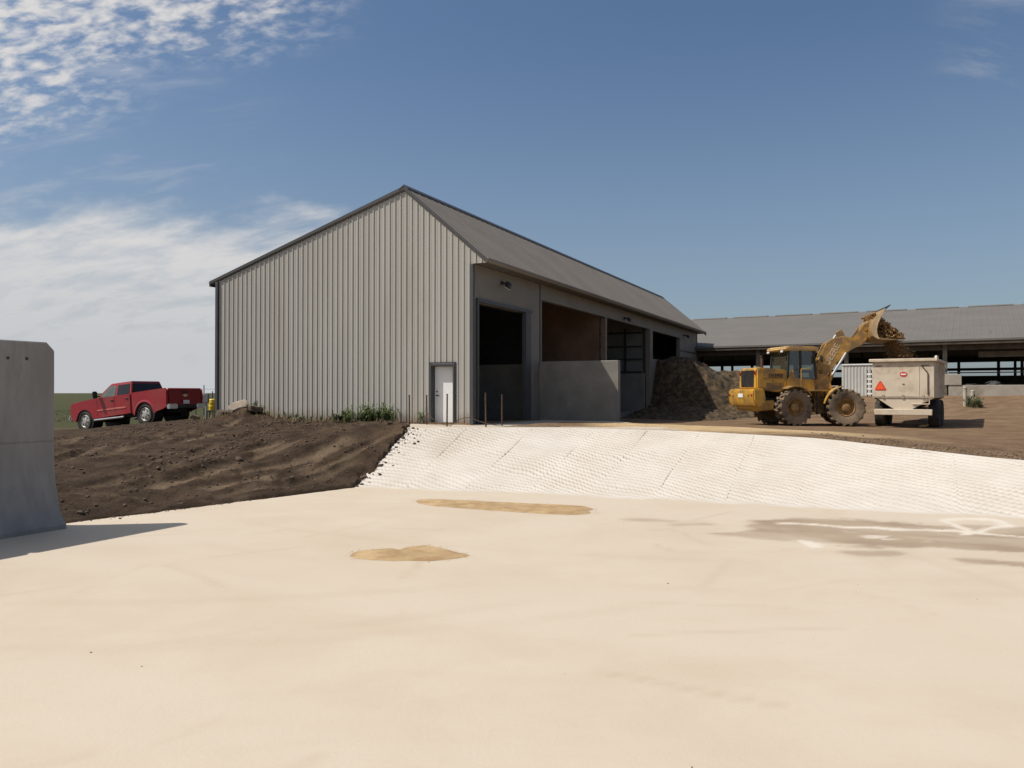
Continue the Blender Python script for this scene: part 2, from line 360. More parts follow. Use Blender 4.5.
# scrapes left by the blade, fanning up the bank: (ax, ay, bx, by, width, strength)
SCR = [(-8.09, 17.55, -7.14, 20.3, .30, 1), (-7.06, 18.04, -5.85, 20.0, .26, 1), (-5.51, 21.45, -4.61, 23.22, .34, 1), (-7.05, 21.58, -6.74, 23.06, .30, .9), (-10.24, 22.73, -9.59, 25.86, .30, .9), (-10.69, 20.75, -11.06, 22.81, .34, .9),
       (-13.6, 23.72, -13.86, 25.94, .3, .7), (-7.89, 18.77, -6.19, 23.06, .20, .7), (-9.12, 17.07, -8.37, 19.92, .2, .6), (-6.87, 19.24, -5.14, 22.29, .22, .7), (-11.36, 19.86, -11.52, 22.64, .2, .6)]
_r = np.random.RandomState(19)
for _k in range(34):
    _x, _y = _r.uniform(-14, -5), _r.uniform(16, 27); _a = R(np.clip(30 + (_x + 5.5) * 6.2, -10, 30) + _r.uniform(-6, 6)); _l = _r.uniform(1.2, 4.5)
    SCR.append((_x, _y, _x + _l * math.sin(_a), _y + _l * math.cos(_a), _r.uniform(.07, .2), _r.uniform(.25, .7)))
def scrapes(x, y):
    pale = np.zeros_like(x); hgt = np.zeros_like(x)
    wb_ = .10 * fbm(x * 1.6, y * 1.6, 401, 3); br = sstep(-.45, .15, fbm(x * 1.1, y * 1.1, 405, 4))
    for ax, ay, bx, by, wd, st in SCR:
        ex, ey = bx - ax, by - ay; l2 = ex * ex + ey * ey
        t = ((x - ax) * ex + (y - ay) * ey) / l2; tc = np.clip(t, 0, 1)
        d = np.hypot(x - ax - tc * ex, y - ay - tc * ey) + wb_; s_ = ((x - ax) * ey - (y - ay) * ex) / math.sqrt(l2)
        taper = sstep(-.15, .15, t) * sstep(1.15, .8, t)
        pale = np.maximum(pale, st * sstep(wd, wd * .35, d) * br * taper)
        hgt = hgt + st * taper * (-.05 * sstep(wd * 1.1, wd * .4, d) + .075 * np.exp(-((d - wd * 1.5) / (wd * .55)) ** 2) * (s_ < 0))
    return pale, hgt
def bankmask(x, y):
    return sstep(-1.0, -4.5, x + 0.0 * y) * (1 - sstep(38, 46, y))
def ground_z(x, y):
    z = tps(x, y)
    bm_ = bankmask(x, y)
    u = x * ED[0] + y * ED[1]; v = -x * ED[1] + y * ED[0]
    ru = fbm(u * 0.09, v * 1.3, 3, 4, 0.55)          # tracked ridges along the bank
    z = z + bm_ * (scrapes(x, y)[1] + 0.06 * ru + 0.035 * (1 - 2.2 * np.abs(fbm(x * 1.7, y * 1.7, 9, 5, 0.62))) + 0.075 * sstep(-.25, .5, fbm(x * .8, y * .8, 25, 2)) * (.35 - np.abs(fbm(x * 3.4, y * 3.4, 23, 5, .7))) + 0.035 * fbm(x * 7, y * 7, 29, 3, .7))
    z = z + (1 - bm_) * 0.02 * fbm(x * 1.3, y * 1.3, 31, 4)
    z = z + sstep(37, 42, y) * sstep(14, 20, x) * (1 - sstep(47.5, 49, y + (x - 31.1) * .58)) * 0.22 * fbm(x * .5, y * .9, 66, 5, .6)
    z = z + sstep(45, 100, np.hypot(x, y)) * 0.12 * fbm(x * .05, y * .05, 5, 3)
    z = z + 0.38 * np.exp(-(((x + 10.0) / 1.0) ** 2 + ((y - 29.7) / .7) ** 2)) * (1 + .5 * fbm(x * 3, y * 3, 88, 3))
    sd = sdist(x, y, hole)
    lft = sstep(1.5, -1.0, x)
    wgt = sstep(0.02 + .05 * lft, .30 + .10 * lft, sd + (.10 + 0.20 * lft * sstep(19.5, 21, y)) * fbm(x * 1.7, y * 1.7, 41, 4) - 0.02)
    # the shed's own floor stands clear of the soil under it
    rx = (x - SH[0]) * E[0] + (y - SH[1]) * E[1]; ry = (x - SH[0]) * G[0] + (y - SH[1]) * G[1]
    ins = sstep(0.0, 0.25, np.minimum(np.minimum(-0.05 - rx, rx + 11.33), np.minimum(ry - .05, 34.9 - ry)))
    z = z - ins * 0.35
    return z * (1 - wgt) - 0.35 * wgt
def axis(lo, hi, fine, far, grow=1.16):
    a = list(np.arange(lo, hi + 1e-6, fine)); st = fine
    while a[-1] < far: st *= grow; a.append(a[-1] + st)
    st = fine; pre = []
    c = lo
    while c > -far: st *= grow; c -= st; pre.append(c)
    return np.array(pre[::-1] + a)
gx = axis(-15, 13, 0.085, 6000); gy = axis(13.5, 31, 0.085, 6000)
GX, GY = np.meshgrid(gx, gy)
GZ = ground_z(GX, GY)
bmk = bankmask(GX, GY)
grass = sstep(38, 47, GY + 5 * fbm(GX * .12, GY * .12, 77, 3)) * sstep(4, -8, GX + 0.0 * GY)
grass = np.maximum(grass, sstep(75, 110, np.hypot(GX, GY)))
sandm = sstep(1.6, 0.0, np.abs((GY - 23.6) + 0.42 * (GX - 5.0) - 1.9) - 1.2 + 0.9 * fbm(GX * .6, GY * .9, 12, 4)) * sstep(2, 3.2, GX) * sstep(12.5, 8.5, GX)
gme = grid_mesh('ground', np.stack([GX, GY, GZ], -1), {'bank': bmk, 'grass': grass, 'sand': sandm, 'scrape': scrapes(GX, GY)[0]})
gm = bpy.data.materials.new('soil_and_field'); gm.use_nodes = True
n = NT(gm.node_tree); b = n.n['Principled BSDF']; b.inputs['Roughness'].default_value = 0.95; b.inputs['Specular IOR Level'].default_value = 0.15
pos = n.add('ShaderNodeTexCoord').outputs['Object']
f1 = n.noise(pos, 1.2, 8, 0.62); f2 = n.noise(pos, 9.0, 6, 0.65); f3 = n.noise(pos, .25, 4, 0.5)
streak = n.noise(n.mapping(pos, rot=(0, 0, R(-75)), scale=(0.16, 1.7, 1)), 1.6, 8, 0.68)
bankc = n.mix(n.ramp(f1, 0.3, 0.72), (0.036, 0.0235, 0.015, 1), (0.084, 0.056, 0.037, 1))
bankc = n.mix(n.ramp(streak, 0.54, 0.70, 0, 0.35), bankc, (0.20, 0.142, 0.094, 1))
bankc = n.mix(n.math('MULTIPLY', attr(n, 'scrape'), 0.85), bankc, (0.19, 0.137, 0.091, 1))
bankc = n.mix(n.ramp(f2, 0.55, 0.75, 0, 0.55), bankc, (0.036, 0.024, 0.017, 1))
ys = n.noise(n.mapping(pos, rot=(0, 0, R(20)), scale=(0.4, 1.0, 1)), .9, 8, 0.68)
yard = n.mix(n.ramp(f1, 0.3, 0.7), (0.165, 0.105, 0.062, 1), (0.255, 0.172, 0.106, 1))
yard = n.mix(n.ramp(ys, 0.5, 0.68, 0, 0.7), yard, (0.12, 0.078, 0.048, 1))
yard = n.mix(n.ramp(f2, 0.56, 0.74, 0, 0.6), yard, (0.33, 0.24, 0.16, 1))
yard = n.mix(n.ramp(n.noise(pos, 16.0, 6, 0.75), 0.55, 0.68, 0, 0.7), yard, (0.085, 0.058, 0.038, 1))
gr = n.mix(n.ramp(f1, 0.3, 0.7), (0.040, 0.046, 0.018, 1), (0.070, 0.070, 0.030, 1))
gr = n.mix(n.ramp(f2, 0.6, 0.8, 0, 0.6), gr, (0.17, 0.145, 0.07, 1))
gr = n.mix(n.ramp(f3, 0.5, 0.7, 0, 0.5), gr, (0.060, 0.074, 0.026, 1))
sa = n.mix(n.ramp(f1, 0.3, 0.7), (0.50, 0.35, 0.185, 1), (0.60, 0.45, 0.27, 1))
c = n.mix(attr(n, 'bank'), yard, bankc); c = n.mix(attr(n, 'sand'), c, sa)
gmask = n.ramp(n.math('ADD', attr(n, 'grass'), n.math('MULTIPLY', n.math('SUBTRACT', f2, 0.5), 0.9)), 0.4, 0.6)
c = n.mix(gmask, c, gr); n.put(b.inputs['Base Color'], c)
bn = n.add('ShaderNodeBump'); bn.inputs['Strength'].default_value = 1.0; bn.inputs['Distance'].default_value = 0.09
n.put(bn.inputs['Height'], n.math('ADD', n.noise(pos, 6.0, 10, 0.7), n.math('MULTIPLY', n.noise(pos, 30.0, 5, 0.7), 0.35))); n.l.new(bn.outputs[0], b.inputs['Normal'])
structure(link('ground', gme, gm))

# ---- concrete pad (one sheet, the soil and the ramp lie over its rim)
px_ = np.r_[-30, -26, np.arange(-22, 24.01, 0.11), 28, 32]; py_ = np.r_[-14, -10, -6, -3, np.arange(0, 22.01, 0.11)]
PX, PY = np.meshgrid(px_, py_)
def seg_d(x, y, a, b_):
    a = np.array(a); b_ = np.array(b_); e = b_ - a
    t = np.clip(((x - a[0]) * e[0] + (y - a[1]) * e[1]) / (e @ e), 0, 1)
    return np.hypot(x - a[0] - t * e[0], y - a[1] - t * e[1]), t
nz = fbm(PX * .8, PY * 1.5, 51, 5, 0.55)
ud = (PX - 4) * E[0] + (PY - 16.2) * E[1]; vd = (PX - 4) * G[0] + (PY - 16.2) * G[1]
# damp silt along the foot of the ramp, right of centre
WP = np.array([(3.3, 13.6), (4.1, 14.2), (4.7, 15.0), (5.4, 15.5), (7, 14.95), (9.4, 14.3), (12.5, 13), (15, 11.4), (14, 9.6), (11, 11.0), (8.6, 11.75), (7.6, 11.75), (6.4, 12.3), (5.3, 12.45), (4.2, 13.0)])
nz2 = fbm(ud * 1.1, vd * 2.4, 58, 5, .6)
sdw = sdist(PX, PY, WP) + .42 * nz + .30 * nz2
wet = sstep(-0.06, 0.22, sdw) * (.62 + .38 * sstep(-.3, .3, fbm(ud * .6, vd * 1.6, 59, 4)))
for a, b_, r_, k_ in [((6.55, 11.4), (7.25, 11.15), .10, .9), ((2.3, 15.1), (3.0, 14.9), .08, .5), ((5.2, 12.0), (5.7, 11.95), .10, .7), ((3.0, 14.6), (3.6, 14.6), .1, .5)]:
    d2, t2 = seg_d(PX, PY, a, b_); wet = np.maximum(wet, k_ * sstep(0.15, -0.05, d2 - r_ + .28 * nz))
# pale dried runs crossing it
def ipt(px, py): d = EYE * 790 / (py - 393.0); return ((px - 512) / 790 * d, d)
mar = np.zeros_like(PX)
wx_ = .22 * fbm(PX * 1.3, PY * 1.3, 61, 3); wy_ = .22 * fbm(PX * 1.3, PY * 1.3, 63, 3)
for pts in [[(775, 523), (850, 527), (900, 528.5), (950, 530), (1010, 536.5), (1080, 545)], [(948, 521), (960, 528), (966, 534), (985, 531), (1000, 524), (985, 519), (955, 520)], [(800, 541), (818, 545)]]:
    pts = [ipt(*p) for p in pts]
    for a, b_ in zip(pts[:-1], pts[1:]):
        dd, _ = seg_d(PX + wx_, PY + wy_, a, b_)
        mar = np.maximum(mar, sstep(0.15, 0.05, dd + 0.06 * nz2))
mar = np.maximum(mar, 0.9 * sstep(0.5, 0.2, np.hypot((PX - 6.3) * .7, (PY - 13.3)) + 1.1 * nz2 + .15))
wet = wet * (1 - 0.95 * mar)
tone = fbm(ud * .08 + 3, vd * .5, 71, 4)             # long soft bands across the fall of the slab
dust = sstep(0.05, 0.6, fbm(ud * .22, vd * .55, 83, 5, .55))
scf = np.zeros_like(PX)
rs = np.random.RandomState(5)
for k in range(46):
    x0, y0 = rs.uniform(-7, 9), rs.uniform(2.2, 15); a_ = rs.uniform(0, 3.14) if k % 3 else .5 + .2 * rs.randn(); l_ = rs.uniform(.3, 2.2)
    dd, _ = seg_d(PX + .06 * nz, PY + .06 * nz, (x0, y0), (x0 + l_ * math.cos(a_), y0 + l_ * math.sin(a_)))
    scf = np.maximum(scf, rs.uniform(.25, .9) * sstep(.10, .0, dd))
for k in range(5):                                     # faint wheel tracks sweeping over the slab
    c_ = np.array([rs.uniform(-16, 20), rs.uniform(-8, 30)]); r0 = rs.uniform(12, 26)
    for off in (0, 1.7):
        scf = np.maximum(scf, .38 * sstep(.22, .05, np.abs(np.hypot(PX - c_[0], PY - c_[1]) - r0 - off)) * sstep(-.2, .35, fbm(PX * .5, PY * .5, 120 + k, 4)))
pme = grid_mesh('concrete_pad', np.stack([PX, PY, 0 * PX], -1), {'wet': wet, 'pale': mar, 'tone': tone, 'silt': dust, 'scuff': scf})
cm = bpy.data.materials.new('pad_concrete'); cm.use_nodes = True
n = NT(cm.node_tree); b = n.n['Principled BSDF']; b.inputs['Specular IOR Level'].default_value = 0.25
pos = n.add('ShaderNodeTexCoord').outputs['Object']
f1 = n.noise(pos, .55, 8, 0.62, 0.3); f2 = n.noise(pos, 14, 6, 0.7); f3 = n.noise(n.mapping(pos, rot=(0, 0, R(30)), scale=(0.3, 1.5, 1)), .9, 7, .6)
c = n.mix(n.ramp(f1, 0.3, 0.7), (0.500, 0.424, 0.335, 1), (0.534, 0.462, 0.373, 1))
c = n.mix(n.ramp(attr(n, 'tone'), -0.35, 0.45, 0, 0.55), c, (0.54, 0.475, 0.388, 1))
c = n.mix(n.ramp(f3, 0.5, 0.74, 0, 0.22), c, (0.465, 0.375, 0.285, 1))
c = n.mix(n.math('MULTIPLY', attr(n, 'silt'), 0.2), c, (0.468, 0.372, 0.28, 1))
c = n.mix(n.ramp(f2, 0.6, 0.85, 0, 0.25), c, (0.41, 0.335, 0.25, 1))
c = n.mix(n.math('MULTIPLY', attr(n, 'scuff'), 0.36), c, (0.39, 0.30, 0.215, 1))
gr1 = n.noise(pos, 45, 4, 0.7); c = n.mix(n.ramp(gr1, 0.60, 0.74, 0, 0.30), c, (0.38, 0.305, 0.225, 1)); c = n.mix(n.ramp(gr1, 0.42, 0.28, 0, 0.25), c, (0.57, 0.50, 0.41, 1))
fs = n.noise(pos, 5.5, 9, 0.72, .2); c = n.mix(n.ramp(fs, 0.54, 0.72, 0, 0.15), c, (0.42, 0.335, 0.25, 1)); c = n.mix(n.ramp(fs, 0.46, 0.30, 0, 0.18), c, (0.55, 0.48, 0.395, 1))
spots = n.noise(pos, 3.2, 2, 0.5); c = n.mix(n.ramp(spots, 0.80, 0.86, 0, 0.3), c, (0.40, 0.30, 0.2, 1))
c = n.mix(attr(n, 'pale'), c, (0.61, 0.555, 0.48, 1))
wetc = n.mix(n.ramp(f1, 0.35, 0.65), (0.285, 0.215, 0.155, 1), (0.35, 0.275, 0.202, 1)); c = n.mix(attr(n, 'wet'), c, wetc)
n.put(b.inputs['Base Color'], c); b.inputs['Roughness'].default_value = 0.85
bn = n.add('ShaderNodeBump'); bn.inputs['Strength'].default_value = 0.35; bn.inputs['Distance'].default_value = 0.010
n.put(bn.inputs['Height'], n.noise(pos, 22, 8, 0.7)); n.l.new(bn.outputs[0], b.inputs['Normal'])
structure(link('concrete_pad', pme, cm))

# ---- grooved ramp
NU, NV = 1500, 230
def interp(poly, s_):
    L = np.r_[0, np.cumsum(np.hypot(*(np.diff(poly[:, :2], axis=0).T)))]; 
    return np.stack([np.interp(s_, np.linspace(0, 1, len(L)) if False else L / L[-1], poly[:, k]) for k in range(poly.shape[1])], -1)
# both rims share their control stations
def station(poly, us):
    k = np.linspace(0, 1, len(poly)); return np.stack([np.interp(us, k, poly[:, j]) for j in range(poly.shape[1])], -1)
Ls = np.r_[0, np.cumsum(np.hypot(*(np.diff(toe, axis=0).T)))]
us = np.interp(np.linspace(0, Ls[-1], NU), Ls, np.linspace(0, 1, len(toe)))
# a little smoothing of the rims' corners
def smooth(a, w_=60):
    k = np.ones(w_) / w_; p = np.pad(a, ((w_, w_), (0, 0)), mode='edge')
    return np.stack([np.convolve(p[:, j], k, 'same')[w_:-w_] for j in range(a.shape[1])], -1)
T0 = smooth(station(toe, us)); T1 = smooth(station(top, us))
vv = np.linspace(0, 1, NV)[:, None]
RX = T0[None, :, 0] * (1 - vv) + T1[None, :, 0] * vv; RY = T0[None, :, 1] * (1 - vv) + T1[None, :, 1] * vv
prof = np.where(vv < 0.10, vv * vv / 0.2, vv - 0.05) / 0.95                # soft toe
prof = np.where(vv > 0.94, prof - (vv - 0.94) ** 2 * 3.0, prof); prof = prof / prof.max()
RZ = T1[None, :, 2] * prof
U = np.linspace(0, Ls[-1], NU)[None, :] + 0 * vv; V = np.hypot(RX - T0[None, :, 0], RY - T0[None, :, 1])
wb = fbm(U * .35, V * .35, 91, 2)
pan = np.floor((U + .10 * wb) / 1.55); fr = (U + .10 * wb) / 1.55 - pan
ph = _h(pan, pan * 0 + 3, 5)
# tine marks: rows of short scalloped furrows, each pass at its own slight slant
PIT = 0.185; CW = 0.125
slant = 0.22 + 0.42 * ph
scal = np.abs(((U / CW + .15 * fbm(U * 2, V * 2, 92, 2)) % 1) - .5) * 2
row = (V + slant * (fr * 1.55) + 0.16 * fbm(U * .8, V * .8, 93, 4) + 0.045 * scal + ph) / PIT
gro = np.abs((row % 1) - .5) * 2                      # 1 in the furrow
wear = 0.30 + 0.70 * sstep(-.40, .35, fbm(U * .55, V * .9, 95, 5, .6))
groove = sstep(0.42, .92, gro) * wear * (0.55 + 0.45 * scal)
joint = np.minimum(fr, 1 - fr) * 1.55
jn = sstep(0.030, 0.010, joint) * sstep(12, 6, U) * (.0 + 1.0 * sstep(.12, .5, fbm(U * .25, V * .6 + 7 * np.floor((U + .10 * wb) / 1.55 + .5), 97, 3)))
fade = sstep(0.02, .10, vv) * sstep(1.0, .97, vv)
RZ = RZ + fade * (-0.042 * groove - 0.022 * jn + 0.012 * fbm(U * 1.2, V * 1.2, 99, 4)) + 0.004 - (1 - sstep(0, .03, vv)) * 0.02
rme = grid_mesh('ramp', np.stack([RX, RY, RZ], -1), {'joint': jn * fade, 'groove': groove * fade, 'band': sstep(-.25, .45, fbm(U * .55 + 4, V * .10, 141, 4, .6)) * sstep(14, 5, U), 'toe': 1 - sstep(0.0, .07, vv + .03 * fbm(U * 1.5, V, 7, 3)) + 0 * U})
rm = bpy.data.materials.new('ramp_concrete'); rm.use_nodes = True
n = NT(rm.node_tree); b = n.n['Principled BSDF']; b.inputs['Roughness'].default_value = 0.85; b.inputs['Specular IOR Level'].default_value = 0.25
pos = n.add('ShaderNodeTexCoord').outputs['Object']
f1 = n.noise(pos, .9, 7, 0.6); f2 = n.noise(pos, 12, 5, 0.7)
c = n.mix(n.ramp(f1, 0.3, 0.7), (0.525, 0.485, 0.435, 1), (0.58, 0.545, 0.50, 1))
c = n.mix(n.ramp(f2, 0.6, 0.8, 0, 0.35), c, (0.42, 0.37, 0.30, 1))
c = n.mix(n.math('MULTIPLY', attr(n, 'band'), 0.40), c, (0.40, 0.35, 0.285, 1))
c = n.mix(n.math('MULTIPLY', attr(n, 'joint'), 0.25), c, (0.29, 0.235, 0.175, 1))
c = n.mix(n.math('MULTIPLY', attr(n, 'groove'), 0.7), c, (0.27, 0.225, 0.175, 1))  # furrow shade also put into the colour
c = n.mix(attr(n, 'toe'), c, (0.49, 0.42, 0.33, 1))
n.put(b.inputs['Base Color'], c)
structure(link('ramp', rme, rm))

# ---- level apron between ramp and shed
ap = MB()
pts = [tuple(p[:2]) for p in T1[::30] if p[0] < 5.0]
ring = pts + [sw(3.6, 5.0), sw(0.2, 5.6), sw(0.05, 0), sw(-3.3, -0.0), (-3.9, 25.6)]
vs = [ap.bm.verts.new((x, y, FL + 0.004)) for x, y in ring] ; ap.bm.faces.new(vs)
vs2 = [ap.bm.verts.new((x, y, FL - 0.25)) for x, y in ring]
for i in range(len(ring)): ap.bm.faces.new((vs[i], vs2[i], vs2[(i + 1) % len(ring)], vs[(i + 1) % len(ring)]))
M['apron'] = pm('apron_concrete', (0.50, 0.44, 0.365), 0.85, 0, 0.1, 1.2, 0.3, 25, dust=(0.36, 0.28, 0.2), dust_amt=0.3, dust_s=1.2)
structure(ap.build('apron', M['apron'], None, False))
# ------------------------------------------------------------------ the shed
shed = thing('open_front_shed', 'tall grey tan metal clad shed with open side bays, standing above the pale ramp', 'shed', (SH[0], SH[1], FL), -AL)
W_, LEN = 11.38, 35.0
RX_, RZ_ = -2.646, 8.14                                # ridge
EV = 5.42                                              # soffit of the open side
def roof_z(x):                                         # underside line of the roof
    return RZ_ + (x - RX_) * (-0.845) if x > RX_ else RZ_ + (x - RX_) * 0.3025
# ribbed gable cladding
def ribbed(x0, x1, pitch, rw, rd):
    out = []; x = x0 + 0.06
    out.append((x0, 0.0))
    while x + rw < x1 - 0.02:
        out += [(x, 0.0), (x + rw * .30, rd), (x + rw * .93, rd), (x + rw, 0.0)]
        out += [(x + pitch * .58, 0.0), (x + pitch * .60, .006), (x + pitch * .64, .006), (x + pitch * .66, 0)]
        x += pitch
    out.append((x1, 0.0)); return sorted(out)
DX0, DX1, DH = -1.60, -0.64, 2.03                      # walk door
def gable(mb, y, s, cut):
    pr = ribbed(-W_, 0.60, 0.2286, 0.050, 0.029)
    xs = sorted(set([p[0] for p in pr] + [RX_, 0.0, 0.001, DX0, DX1]))
    px = [p[0] for p in pr]; pd = [p[1] for p in pr]
    for a, b_ in zip(xs[:-1], xs[1:]):
        if b_ - a < 1e-5: continue
        mid = (a + b_) / 2; bot = -0.12
        if mid > 0: bot = EV - 0.02
        if cut and DX0 < mid < DX1: bot = DH + .05
        ya = y - s * np.interp(a, px, pd); yb = y - s * np.interp(b_, px, pd)
        mb.face([(a, ya, bot), (b_, yb, bot), (b_, yb, roof_z(b_) - .02), (a, ya, roof_z(a) - .02)])
g = MB(); gable(g, 0, 1, True); g.build('gable_cladding', M['clad'], shed, True, 20)
g = MB(); gable(g, LEN, -1, False); g.build('gable_cladding', M['clad'], shed, True, 20)
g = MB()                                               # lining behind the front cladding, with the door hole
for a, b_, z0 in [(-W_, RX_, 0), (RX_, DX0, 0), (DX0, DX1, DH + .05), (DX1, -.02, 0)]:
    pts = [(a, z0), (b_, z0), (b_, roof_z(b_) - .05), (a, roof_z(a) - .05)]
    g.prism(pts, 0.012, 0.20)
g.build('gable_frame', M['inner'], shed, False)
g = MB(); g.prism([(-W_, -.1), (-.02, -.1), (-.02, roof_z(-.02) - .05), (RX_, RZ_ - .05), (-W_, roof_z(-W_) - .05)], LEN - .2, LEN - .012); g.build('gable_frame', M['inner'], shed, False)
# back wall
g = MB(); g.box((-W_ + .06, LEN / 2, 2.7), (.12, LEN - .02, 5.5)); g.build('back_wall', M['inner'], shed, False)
# open side: posts and header
O = [(0.36, 4.75, 4.16), (5.95, 14.0, 4.82), (14.2, 22.05, 4.82), (22.75, 29.6, 4.78)]
g = MB(); T = .24
edges = [0.0]; 
for o_ in O: edges += [o_[0], o_[1]]
edges.append(LEN)
for a, b_ in zip(edges[0::2], edges[1::2]): g.box((-T / 2, (a + b_) / 2, EV / 2 - .05), (T, b_ - a - .004, EV + .1))
for o_ in O: g.box((-T / 2, (o_[0] + o_[1]) / 2, (o_[2] + EV) / 2), (T, o_[1] - o_[0] + .002, EV - o_[2]))
g.box((-T / 2, 26.17, 1.5), (T - .02, 6.84, 3.2))
g.build('side_wall', M['wallp'], shed, False)
g = MB()
g.box((.012, 5.75, 2.7), (.03, .09, 5.4)); g.build('wall_trim', M['trim'], shed, False)
MB().box((.012, 32.3, 3.95), (.06, 5.1, .07)).build('wall_ledge', M['trim'], shed, False)
MB().box((.012, 34.93, 2.7), (.03, .12, 5.4)).build('corner_trim', M['trim'], shed, False)
g = MB(); g.box((.02, -.03, 2.70), (.14, .13, 5.36), bev=.01); g.build('corner_trim', M['trim'], shed, False)
g = MB(); g.box((-W_ - .02, -.03, 2.75), (.14, .13, 5.4), bev=.01); g.build('corner_trim', M['trim'], shed, False)
# roof: two ribbed slopes
def slope(mb, x0, z0, x1, z1, th=.11):
    ys = []; y = -.055
    while y < LEN + .12:
        ys += [(y, 0), (y + .10, 0), (y + .12, .013), (y + .15, .013), (y + .17, 0)]; y += .46
    ys.append((LEN + .12, 0))
    nx, nz = -(z1 - z0), (x1 - x0); l_ = math.hypot(nx, nz); nx /= l_; nz /= l_
    if nz < 0: nx, nz = -nx, -nz
    t = [(x0 + nx * (th + h), y, z0 + nz * (th + h)) for y, h in ys]; t2 = [(x1 + nx * (th + h), y, z1 + nz * (th + h)) for y, h in ys]
    for i in range(len(ys) - 1): mb.face([t[i], t[i + 1], t2[i + 1], t2[i]])
    y0, y1 = -.055, LEN + .12
    mb.face([(x0, y0, z0), (x0, y1, z0), (x1, y1, z1), (x1, y0, z1)])
    a = lambda x, z, y: (x + nx * th, y, z + nz * th)
    mb.face([(x0, y0, z0), (x1, y0, z1), a(x1, z1, y0), a(x0, z0, y0)]); mb.face([(x0, y1, z0), (x1, y1, z1), a(x1, z1, y1), a(x0, z0, y1)])
    mb.face([(x1, y0, z1), (x1, y1, z1), a(x1, z1, y1), a(x1, z1, y0)])
g = MB(); slope(g, RX_, RZ_, .60, roof_z(.60)); ro = g.build('roof', M['roof'], shed, True, 20)
g = MB(); slope(g, RX_, RZ_, -W_ - .38, roof_z(-W_ - .38)); g.build('roof', M['roof'], shed, True, 20)
g = MB(); g.prism([(RX_ - .22, RZ_ + .055), (RX_, RZ_ + .20), (RX_ + .18, RZ_ + .045), (RX_ + .16, RZ_ + .01), (RX_, RZ_ + .14), (RX_ - .22, RZ_ + .02)], -.10, LEN + .17)
g.build('ridge_cap', M['trim'], ro, False)
g = MB()
for x0, x1 in ((RX_, .64), (RX_, -W_ - .42)):          # verge boards
    z0, z1 = roof_z(x0), roof_z(x1)
    MB().prism([(x0, z0 + .150), (x1, z1 + .13), (x1, z1 + .02), (x0, z0 + .03)], -.088, -.058).build('verge_trim', M['trim'], shed, False)
    MB().prism([(x0, z0 + .17), (x1, z1 + .15), (x1, z1 - .10), (x0, z0 - .09)], LEN + .13, LEN + .2).build('verge_trim', M['trim'], shed, False)
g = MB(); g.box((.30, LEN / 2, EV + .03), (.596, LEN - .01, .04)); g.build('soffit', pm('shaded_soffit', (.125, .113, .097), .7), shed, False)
g = MB(); g.box((.635, LEN / 2 + .03, EV + .08), (.03, LEN + .17, .09)); g.build('eave_fascia', M['roof'], shed, False)
g = MB(); g.box((-W_ - .41, LEN / 2 + .03, roof_z(-W_ - .38) + .02), (.07, LEN + .17, .2)); g.build('eave_fascia', M['trim'], shed, False)
# walk door, set back in the wall
g = MB(); yb = .16
g.box((DX0 + .03, .04, DH / 2), (.06, .24, DH + .04), bev=.008); g.box((DX1 - .03, .04, DH / 2), (.06, .24, DH + .04), bev=.008); g.box(((DX0 + DX1) / 2, .04, DH + .0), (DX1 - DX0 - .121, .24, .08), bev=.008)
g.box((DX0 - .018, -.035, DH / 2), (.032, .05, DH + .1)); g.box((DX1 + .018, -.035, DH / 2), (.032, .05, DH + .1)); g.box(((DX0 + DX1) / 2, -.035, DH + .065), (DX1 - DX0 + .07, .05, .05))
fr = g.build('door_frame', M['trim'], shed, False)
g = MB(); g.box(((DX0 + DX1) / 2, yb + .02, DH / 2 - .02), (DX1 - DX0 - .13, .045, DH - .06), bev=.006)
dr = g.build('door', M['white'], shed, False); dr['label'] = 'white walk door'
g = MB(); g.cyl((DX0 + .16, yb, .98), (DX0 + .16, yb - .06, .98), .025).cyl((DX0 + .16, yb - .05, .98), (DX0 + .27, yb - .05, .98), .012); g.build('handle', M['dark'], dr); MB().cyl((DX0 + .16, yb, 1.12), (DX0 + .16, yb - .02, 1.12), .028).build('lock', M['dark'], dr)
# vehicle door frame in the first bay
g = MB(); o_ = O[0]
g.box((.03, o_[0] - .05, o_[2] / 2), (.10, .11, o_[2])); g.box((.03, (o_[0] + o_[1]) / 2, o_[2] + .055), (.10, o_[1] - o_[0] + .21, .11))
g.build('bay_door_frame', M['trim'], shed, False)
g = MB(); g.box((.0, o_[1] - .24, o_[2] / 2), (.12, .46, o_[2] - .01)); g.box((-.03, o_[1] - .515, o_[2] / 2), (.1, .08, o_[2] - .01)); g.build('bay_door_jamb', M['trim'], shed, False)
g = MB(); g.box((-.36, (o_[0] + o_[1]) / 2, o_[2] + .14), (.2, o_[1] - o_[0], .3)); g.build('rolled_door', M['dark'], shed, False)
